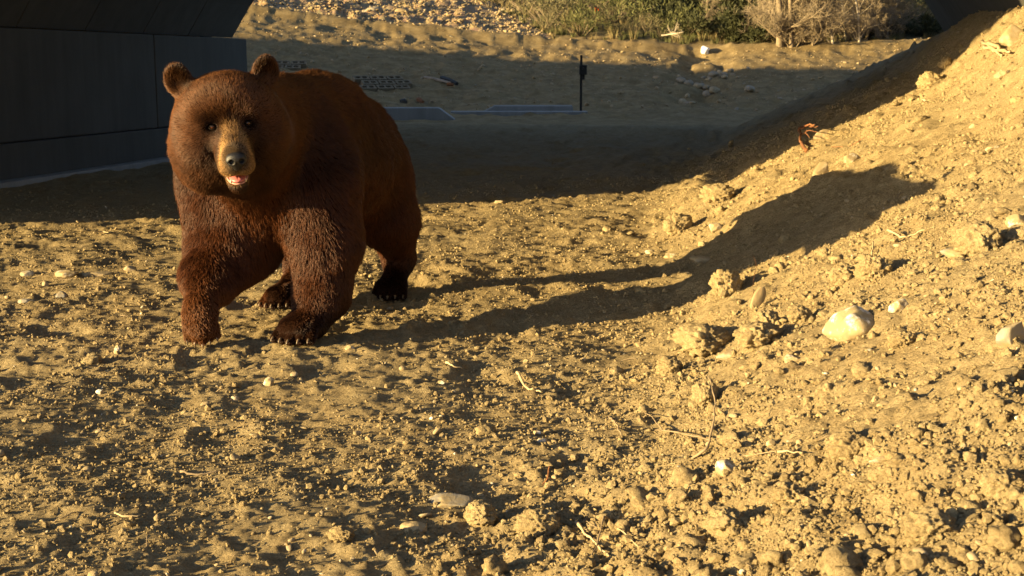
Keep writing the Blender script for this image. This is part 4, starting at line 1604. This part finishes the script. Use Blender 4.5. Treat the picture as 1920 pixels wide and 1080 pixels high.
# survey stake with orange tape
sp = hit(1119, 36)
st = empty('survey_stake', sp)
tag(st, 'pale wooden survey stake with orange tape among the hillside bushes', 'stake')
mb = MB(); mb.box((0, 0, 0.20), (0.045, 0.03, 0.75), Matrix.Rotation(0.08, 3, 'Y')); mb.build('stake', M['wood'], st)
mb = MB(); mb.box((-0.02, -0.02, 0.42), (0.20, 0.03, 0.06), Matrix.Rotation(0.3, 3, 'Y')); mb.box((-0.07, -0.03, 0.36), (0.04, 0.012, 0.16)); mb.build('tape', M['orange_tape'], st)
o = rock('plastic_sheet', 1322, 84, 20, 16, M['white_plastic'], 'crumpled white plastic at the edge of the far track', 'litter', None, 0, 0, 0, 0.8, 0.1, 3, 0.4, 0.8, 0.1, 3)


# ------------------------------------------------------------------ vegetation
def leaf_mat(name, c0, c1, trans=0.2):
    m, nt, b = new_mat(name)
    oi = N(nt, 'ShaderNodeObjectInfo')
    g = N(nt, 'ShaderNodeNewGeometry')
    f = noise(nt, 3.0, 4, 0.6, g.outputs['Position'])
    md = N(nt, 'ShaderNodeMath', operation='ADD')
    nt.links.new(f, md.inputs[0]); nt.links.new(g.outputs['Random Per Island'], md.inputs[1])
    m2 = N(nt, 'ShaderNodeMath', operation='MULTIPLY'); m2.inputs[1].default_value = 0.5
    nt.links.new(md.outputs[0], m2.inputs[0])
    col = ramp(nt, m2.outputs[0], [(0.2, c0), (0.8, c1)])
    nt.links.new(col, b.inputs['Base Color'])
    b.inputs['Roughness'].default_value = 0.7
    b.inputs['Specular IOR Level'].default_value = 0.15
    return m


M['sage'] = leaf_mat('sage_leaf', (0.090, 0.082, 0.042), (0.19, 0.165, 0.088))
M['green'] = leaf_mat('green_leaf', (0.060, 0.068, 0.024), (0.14, 0.14, 0.055))
M['shadeleaf'] = leaf_mat('shaded_leaf', (0.028, 0.032, 0.014), (0.068, 0.072, 0.032))  # leaf colour darkened to carry the shade of the hollow
M['straw'] = leaf_mat('dry_grass', (0.13, 0.105, 0.045), (0.28, 0.22, 0.11))
M['bark'] = simple('bark', (0.20, 0.155, 0.10), 0.9, 0.3, 14, 0.5, 30, 0.02)
M['twigs'] = simple('fine_twigs', (0.22, 0.175, 0.115), 0.9, 0.25, 6)
M['palebark'] = simple('pale_bark', (0.55, 0.47, 0.34), 0.85, 0.25, 10)


def bush_mesh(name, seed, mat, n=620, leaf=0.028, up=0.55):
    rg = np.random.default_rng(seed)
    nc = 11
    cen = np.stack([rg.normal(0, 0.27, nc), rg.normal(0, 0.27, nc), np.abs(rg.normal(0.30, 0.16, nc))], 1)
    rad = 0.10 + 0.13 * rg.random(nc)
    ci = rg.integers(0, nc, n)
    d = rg.normal(size=(n, 3)); d /= np.linalg.norm(d, axis=1, keepdims=True)
    P = cen[ci] + d * (rad[ci] * (0.45 + 0.6 * rg.random(n)))[:, None]
    P[:, 2] = np.maximum(P[:, 2], 0.0)
    ax = d * 0.6 + np.array([0, 0, up]) + rg.normal(0, 0.35, (n, 3)); ax /= np.linalg.norm(ax, axis=1, keepdims=True)
    sd = np.cross(ax, rg.normal(size=(n, 3))); sd /= np.linalg.norm(sd, axis=1, keepdims=True)
    L = leaf * (1.2 + 1.6 * rg.random(n))[:, None]; Wd = leaf * (0.35 + 0.3 * rg.random(n))[:, None]
    V = np.stack([P - sd * Wd * 0.5, P + sd * Wd * 0.5, P + ax * L + sd * Wd * 0.2, P + ax * L - sd * Wd * 0.2], 1).reshape(-1, 3)
    F = np.arange(n * 4).reshape(n, 4)
    return np_mesh(name, V, F, mat, False)


def stem_mesh(seed):
    rg_ = random.Random(seed); mb = MB()
    for i in range(9):
        a = rg_.uniform(0, 6.28); r = rg_.uniform(0.12, 0.38); h = rg_.uniform(0.2, 0.42)
        mb.tube([(0, 0, -0.05), (r * 0.5 * math.cos(a), r * 0.5 * math.sin(a), h * 0.45), (r * math.cos(a), r * math.sin(a), h)], [0.018, 0.012, 0.005], 4)
    return mb.mesh('stems', M['bark'])


sage = [bush_mesh('sagebrush', 70 + i, M['sage']) for i in range(5)]
greenb = [bush_mesh('green_bush', 90 + i, M['green'], 700, 0.030) for i in range(3)]
stems = [stem_mesh(i) for i in range(3)]
rr = random.Random(17)
spots = []
for i in range(900):
    q = rr.uniform(-0.03, 0.36); y = 44.6 + 20 * rr.random() ** 1.4
    edge = 44.6 + float(np.interp(q, [-0.12, -0.05, 0.0, 0.03], [24, 14, 5.5, 0]))
    if y < edge: continue
    if 0.105 < q < 0.185 and rr.random() < (0.5 if y < 46 else 0.93): continue
    x = q * y
    if any((x - a) ** 2 + (y - b) ** 2 < 0.8 ** 2 for a, b, _ in spots): continue
    spots.append((x, y, q))
spots = spots[:230]
for x, y, q in spots:
    isg = rr.random() < (0.25 if q < 0.2 else 0.15)
    sc = rr.choice([rr.uniform(0.5, 1.0), rr.uniform(1.0, 2.1)]) * (1.15 if isg else 1)
    me = rr.choice(greenb if isg else sage)
    o = link('green_bush' if isg else 'sagebrush', rr.choice(stems))
    o.location = (x, y, ground_z(x, y) - 0.02); o.scale = (sc * rr.uniform(0.9, 1.2), sc * rr.uniform(0.9, 1.2), sc * rr.uniform(0.7, 1.15)); o.rotation_euler = (0, 0, rr.uniform(0, 6.28))
    side = 'left of the bare trees' if q < 0.17 else ('right of the bare trees' if q > 0.285 else 'among the bare trees')
    band = 'by the far track' if y < 47 else ('low on the hillside' if y < 53 else 'high on the hillside')
    big = 'large' if sc > 1.0 else 'small'
    nm = ('leafy bright green bush ' if isg else 'grey green sagebrush ') + band + ' ' + side
    tag(o, big + ' ' + nm, 'bush' if isg else 'sagebrush', nm)
    f_ = tag(link('foliage', me, o), kind='stuff')

# shaded thicket behind the bushes, its shade put into the leaf colour
rr = random.Random(23)
dark = [bush_mesh('shaded_thicket_bush', 120 + i, M['shadeleaf'], 1500, 0.045, 0.4) for i in range(3)]
for i, (px, row, w) in enumerate([(1250, 40, 3.2), (1300, 30, 4.2), (1350, 30, 4.6), (1400, 40, 4.2), (1430, 60, 3.0), (1210, 8, 3.0), (1345, 72, 2.2), (1395, 76, 2.0), (1300, 68, 1.9), (1425, 76, 1.8), (1265, 55, 2.4), (1370, 50, 3.2), (1445, 30, 4.5), (1500, 10, 4.5), (1700, 40, 2.4), (1730, 70, 1.8), (1660, 60, 2.0), (1255, 15, 3.5), (1560, 50, 2.2), (1610, 66, 1.8), (1530, 70, 1.8)]):
    p = hit(px, row)
    o = link('shaded_bush', dark[i % 3]); o.location = (p.x, p.y, p.z - 0.1); o.scale = (w * 0.9, w * 0.8, w * 0.75); o.rotation_euler = (0, 0, rr.uniform(0, 6.28))
    where = 'left of the bare trees' if px < 1440 else ('right of the bare trees' if px > 1640 else 'among the bare trees')
    sz = 'tall broad' if w > 4 else ('medium' if w > 2.2 else 'low')
    dep = 'at the front' if row > 55 else ('in the middle' if row > 28 else 'at the back')
    tag(o, sz + ' shade-darkened evergreen bush ' + dep + ' of the thicket ' + where, 'bush', 'dark bushes by the bare trees')

# grass: stuff
def tuft_lib(name, mat, n, h, cnt=4):
    c = bpy.data.collections.new(name)
    for s_ in range(cnt):
        rg = np.random.default_rng(300 + s_ + n)
        a = rg.random(n) * 6.28; r = 0.10 * rg.random(n)
        base = np.stack([r * np.cos(a), r * np.sin(a), np.zeros(n)], 1)
        hh = h * (0.5 + 0.7 * rg.random(n))
        tip = base + np.stack([np.cos(a) * hh * 0.45 * rg.random(n), np.sin(a) * hh * 0.45 * rg.random(n), hh], 1)
        sd = np.stack([-np.sin(a + 1), np.cos(a + 1), np.zeros(n)], 1) * 0.007
        V = np.stack([base - sd, base + sd, tip], 1).reshape(-1, 3)
        c.objects.link(bpy.data.objects.new(name + '_piece', np_mesh(name, V, np.arange(3 * n).reshape(n, 3), mat, False)))
    return c


lg, ls = tuft_lib('green_tuft', M['green'], 40, 0.22), tuft_lib('dry_tuft', M['straw'], 36, 0.28)
for nm, lib, n, sd in (('green_grass', lg, 2600, 71), ('dry_grass', ls, 2600, 72)):
    rg = np.random.default_rng(sd)
    y = 43.6 + 30 * rg.random(n) ** 1.3; q = -0.12 + 0.50 * rg.random(n)
    edge = 44.0 + np.interp(q, [-0.12, -0.05, 0.0, 0.03], [20, 11, 3.5, 0])
    k = (y > edge) & ~((q > 0.105) & (q < 0.185) & (y > 45.5) & (rg.random(n) < 0.9)) & (rg.random(n) < 0.3 + 0.7 * sstep(-0.2, 0.2, vnoise2(q * 90, y * 0.5, sd)))
    y, q = y[k], q[k]; x = q * y
    P = np.stack([x, y, base_z(x, y) + detail_z(x, y) - 0.01], 1)
    S = (0.6 + 0.9 * rg.random(len(x)))[:, None] * np.ones((1, 3))
    R = np.stack([x * 0, x * 0, rg.random(len(x)) * 6.28], 1)
    scatter(nm, P, S, R, lib)


def tree_meshes(seed, H=6.0, trunk_r=0.11, low=0.15, spread=0.55, nlimb=16):
    rg_ = random.Random(seed)
    tm, cm = MB(), MB()
    pts, rad = [], []
    p = Vector((0, 0, -0.3)); d = Vector((rg_.uniform(-.08, .08), rg_.uniform(-.08, .08), 1)).normalized()
    nseg = 12
    for i in range(nseg + 1):
        pts.append(p.copy()); rad.append(trunk_r * (1 - 0.85 * i / nseg) + (0.05 * trunk_r if i else 0.5 * trunk_r))
        p = p + d * (H / nseg); d = (d + Vector((rg_.uniform(-.12, .12), rg_.uniform(-.12, .12), 0.05))).normalized()
    tm.tube(pts, rad, 8)

    def branch(p, d, L, r, lvl, mb):
        k = 4 if lvl < 2 else 3
        P_ = [p]; dd = d.copy()
        for j in range(k):
            dd = (dd + Vector((rg_.uniform(-.3, .3), rg_.uniform(-.3, .3), rg_.uniform(-.12, .25)))).normalized()
            P_.append(P_[-1] + dd * L / k)
        mb.tube(P_, [r * (1 - 0.7 * j / k) for j in range(k + 1)], 5 if lvl == 0 else 3, lvl < 1)
        if lvl >= 3: return
        nb = (7, 7, 5)[lvl]
        for b in range(nb):
            t = rg_.uniform(0.2, 1.0); i = min(int(t * k), k - 1)
            q = P_[i].lerp(P_[i + 1], t * k - i)
            nd = (dd * 0.5 + Vector((rg_.gauss(0, 1), rg_.gauss(0, 1), rg_.gauss(0.25, 0.7))).normalized() * 0.85).normalized()
            branch(q, nd, L * rg_.uniform(0.38, 0.6), max(r * 0.45, 0.0050), lvl + 1, cm)

    for i in range(nlimb):
        t = low + (0.95 - low) * ((i + rg_.random()) / nlimb) ** 1.7
        j = min(int(t * nseg), nseg - 1)
        q = pts[j].lerp(pts[j + 1], t * nseg - j)
        a = rg_.uniform(0, 6.28)
        nd = Vector((math.cos(a), math.sin(a), rg_.uniform(0.1, 1.5))).normalized()
        branch(q, nd, H * spread * rg_.uniform(0.25, 0.5) * (1.1 - 0.6 * t), trunk_r * 0.30, 0, tm)
    return tm, cm


protos = []
for i, (H, r_, low, sp_, nl) in enumerate([(5.6, 0.12, 0.07, 0.62, 24), (4.8, 0.07, 0.02, 0.66, 26), (6.0, 0.045, 0.03, 0.44, 20)]):
    tm, cm = tree_meshes(50 + i, H, r_, low, sp_, nl)
    protos.append((tm.mesh('bare_tree', M['bark'], True), cm.mesh('crown', M['twigs'], False)))
    print('tree', len(tm.F), len(cm.F))
pale_trunk = protos[2][0].copy(); pale_trunk.materials.clear(); pale_trunk.materials.append(M['palebark'])
trees = [
    (1462, 84, 0, 1.0, 'leftmost of the two thick trunked bare trees by the far track', 0.2, -0.08),
    (1484, 86, 1, 1.1, 'bare tree with the thickest trunk, second at the edge of the far track', 1.4, 0.05),
    (1524, 83, 1, 0.95, 'short bushy bare tree right of the two thick trunked ones', 2.5, 0.0),
    (1563, 82, 2, 1.0, 'slim straight bare tree with a pale trunk by the far track', 3.3, 0.02),
    (1587, 77, 2, 0.85, 'slim bare tree with the whitest trunk, right of the straight one', 4.1, -0.03),
    (1625, 74, 2, 0.9, 'slim leaning bare tree, rightmost along the far track', 5.2, 0.08),
    (1546, 66, 0, 0.95, 'bare tree set back behind the slim straight one', 0.9, 0),
    (1430, 70, 1, 0.8, 'low bushy bare tree set back at the left of the group', 1.9, 0),
    (1604, 60, 0, 0.9, 'bare tree set back between the white trunked and the leaning one', 2.9, 0),
    (1392, 34, 0, 1.1, 'dark trunked bare tree standing in the shaded thicket', 3.9, 0),
    (1505, 60, 1, 1.1, 'broad bare tree set back between the thick trunks and the bushy one', 4.6, 0),
    (1330, 62, 1, 0.55, 'small bare shrubby tree at the left of the thicket', 0.4, 0),
    (1660, 62, 1, 0.7, 'low bare tree at the right end of the group set back', 2.0, 0),
    (1575, 42, 0, 1.2, 'tallest bare tree at the back of the group', 1.0, 0),
    (1645, 68, 0, 0.85, 'bushy bare tree just right of the slim leaning one', 0.3, 0),
    (1540, 78, 1, 0.75, 'low bushy bare tree left of the slim straight one', 5.0, 0),
    (1606, 74, 1, 0.8, 'low bushy bare tree between the white trunked and the leaning one', 2.2, 0),
    (1440, 78, 1, 0.6, 'lowest bare shrubby tree left of the thick trunks', 3.2, 0),
    (1500, 80, 2, 0.8, 'thin grey sapling close behind the thickest trunk', 1.1, 0.04),
    (1548, 76, 2, 0.7, 'thin grey sapling left of the slim straight tree', 2.7, -0.05),
    (1612, 78, 2, 0.75, 'thin grey sapling right of the white trunked tree', 4.4, 0.05),
    (1470, 66, 1, 1.0, 'bushy bare tree directly behind the two thick trunks', 5.5, 0),
    (1660, 76, 2, 0.7, 'thin grey sapling at the right end of the trees', 0.6, 0.03),
]
for px, row, v, sc, lab, rz, lean in trees:
    p = hit(px, row)
    o = link('bare_tree', pale_trunk if v == 2 and 'pale' in lab or 'white' in lab and v == 2 else protos[v][0])
    o.location = p; o.scale = (sc, sc, sc); o.rotation_euler = (0, lean, rz)
    tag(o, lab, 'tree', 'bare trees by the far track')
    link('crown', protos[v][1], o)


def dead_branch(px, row, L, seed, label):
    rg_ = random.Random(seed); mb = MB()
    def br(p, d, l, r, lvl):
        P_ = [p]; dd = d.copy()
        for j in range(5):
            dd = (dd + Vector((rg_.uniform(-.25, .25), rg_.uniform(-.2, .2), rg_.uniform(-.15, .12)))).normalized()
            P_.append(P_[-1] + dd * l / 5)
        mb.tube(P_, [r * (1 - 0.15 * j) for j in range(6)], 4)
        if lvl < 2:
            for _ in range(6):
                q = P_[rg_.randint(1, 4)]
                br(q, (dd + Vector((rg_.gauss(0, .7), rg_.gauss(0, .7), rg_.gauss(0.1, .5)))).normalized(), l * 0.5, r * 0.5, lvl + 1)
    br(Vector((0, 0, 0.3)), Vector((0.95, -0.1, 0.15)).normalized(), L, 0.035, 0)
    p = hit(px, row)
    o = mb.build('dead_branch', M['palebark']); o.location = p
    tag(o, label, 'branch', 'dead branches at the thicket')


dead_branch(1338, 62, 1.6, 3, 'pale dead branch lying across the front of the dark thicket')
dead_branch(1270, 12, 1.5, 4, 'pale dead branch at the top of the picture above the bushes')
dead_branch(1240, 82, 0.7, 6, 'small bleached branch on the edge of the far track')
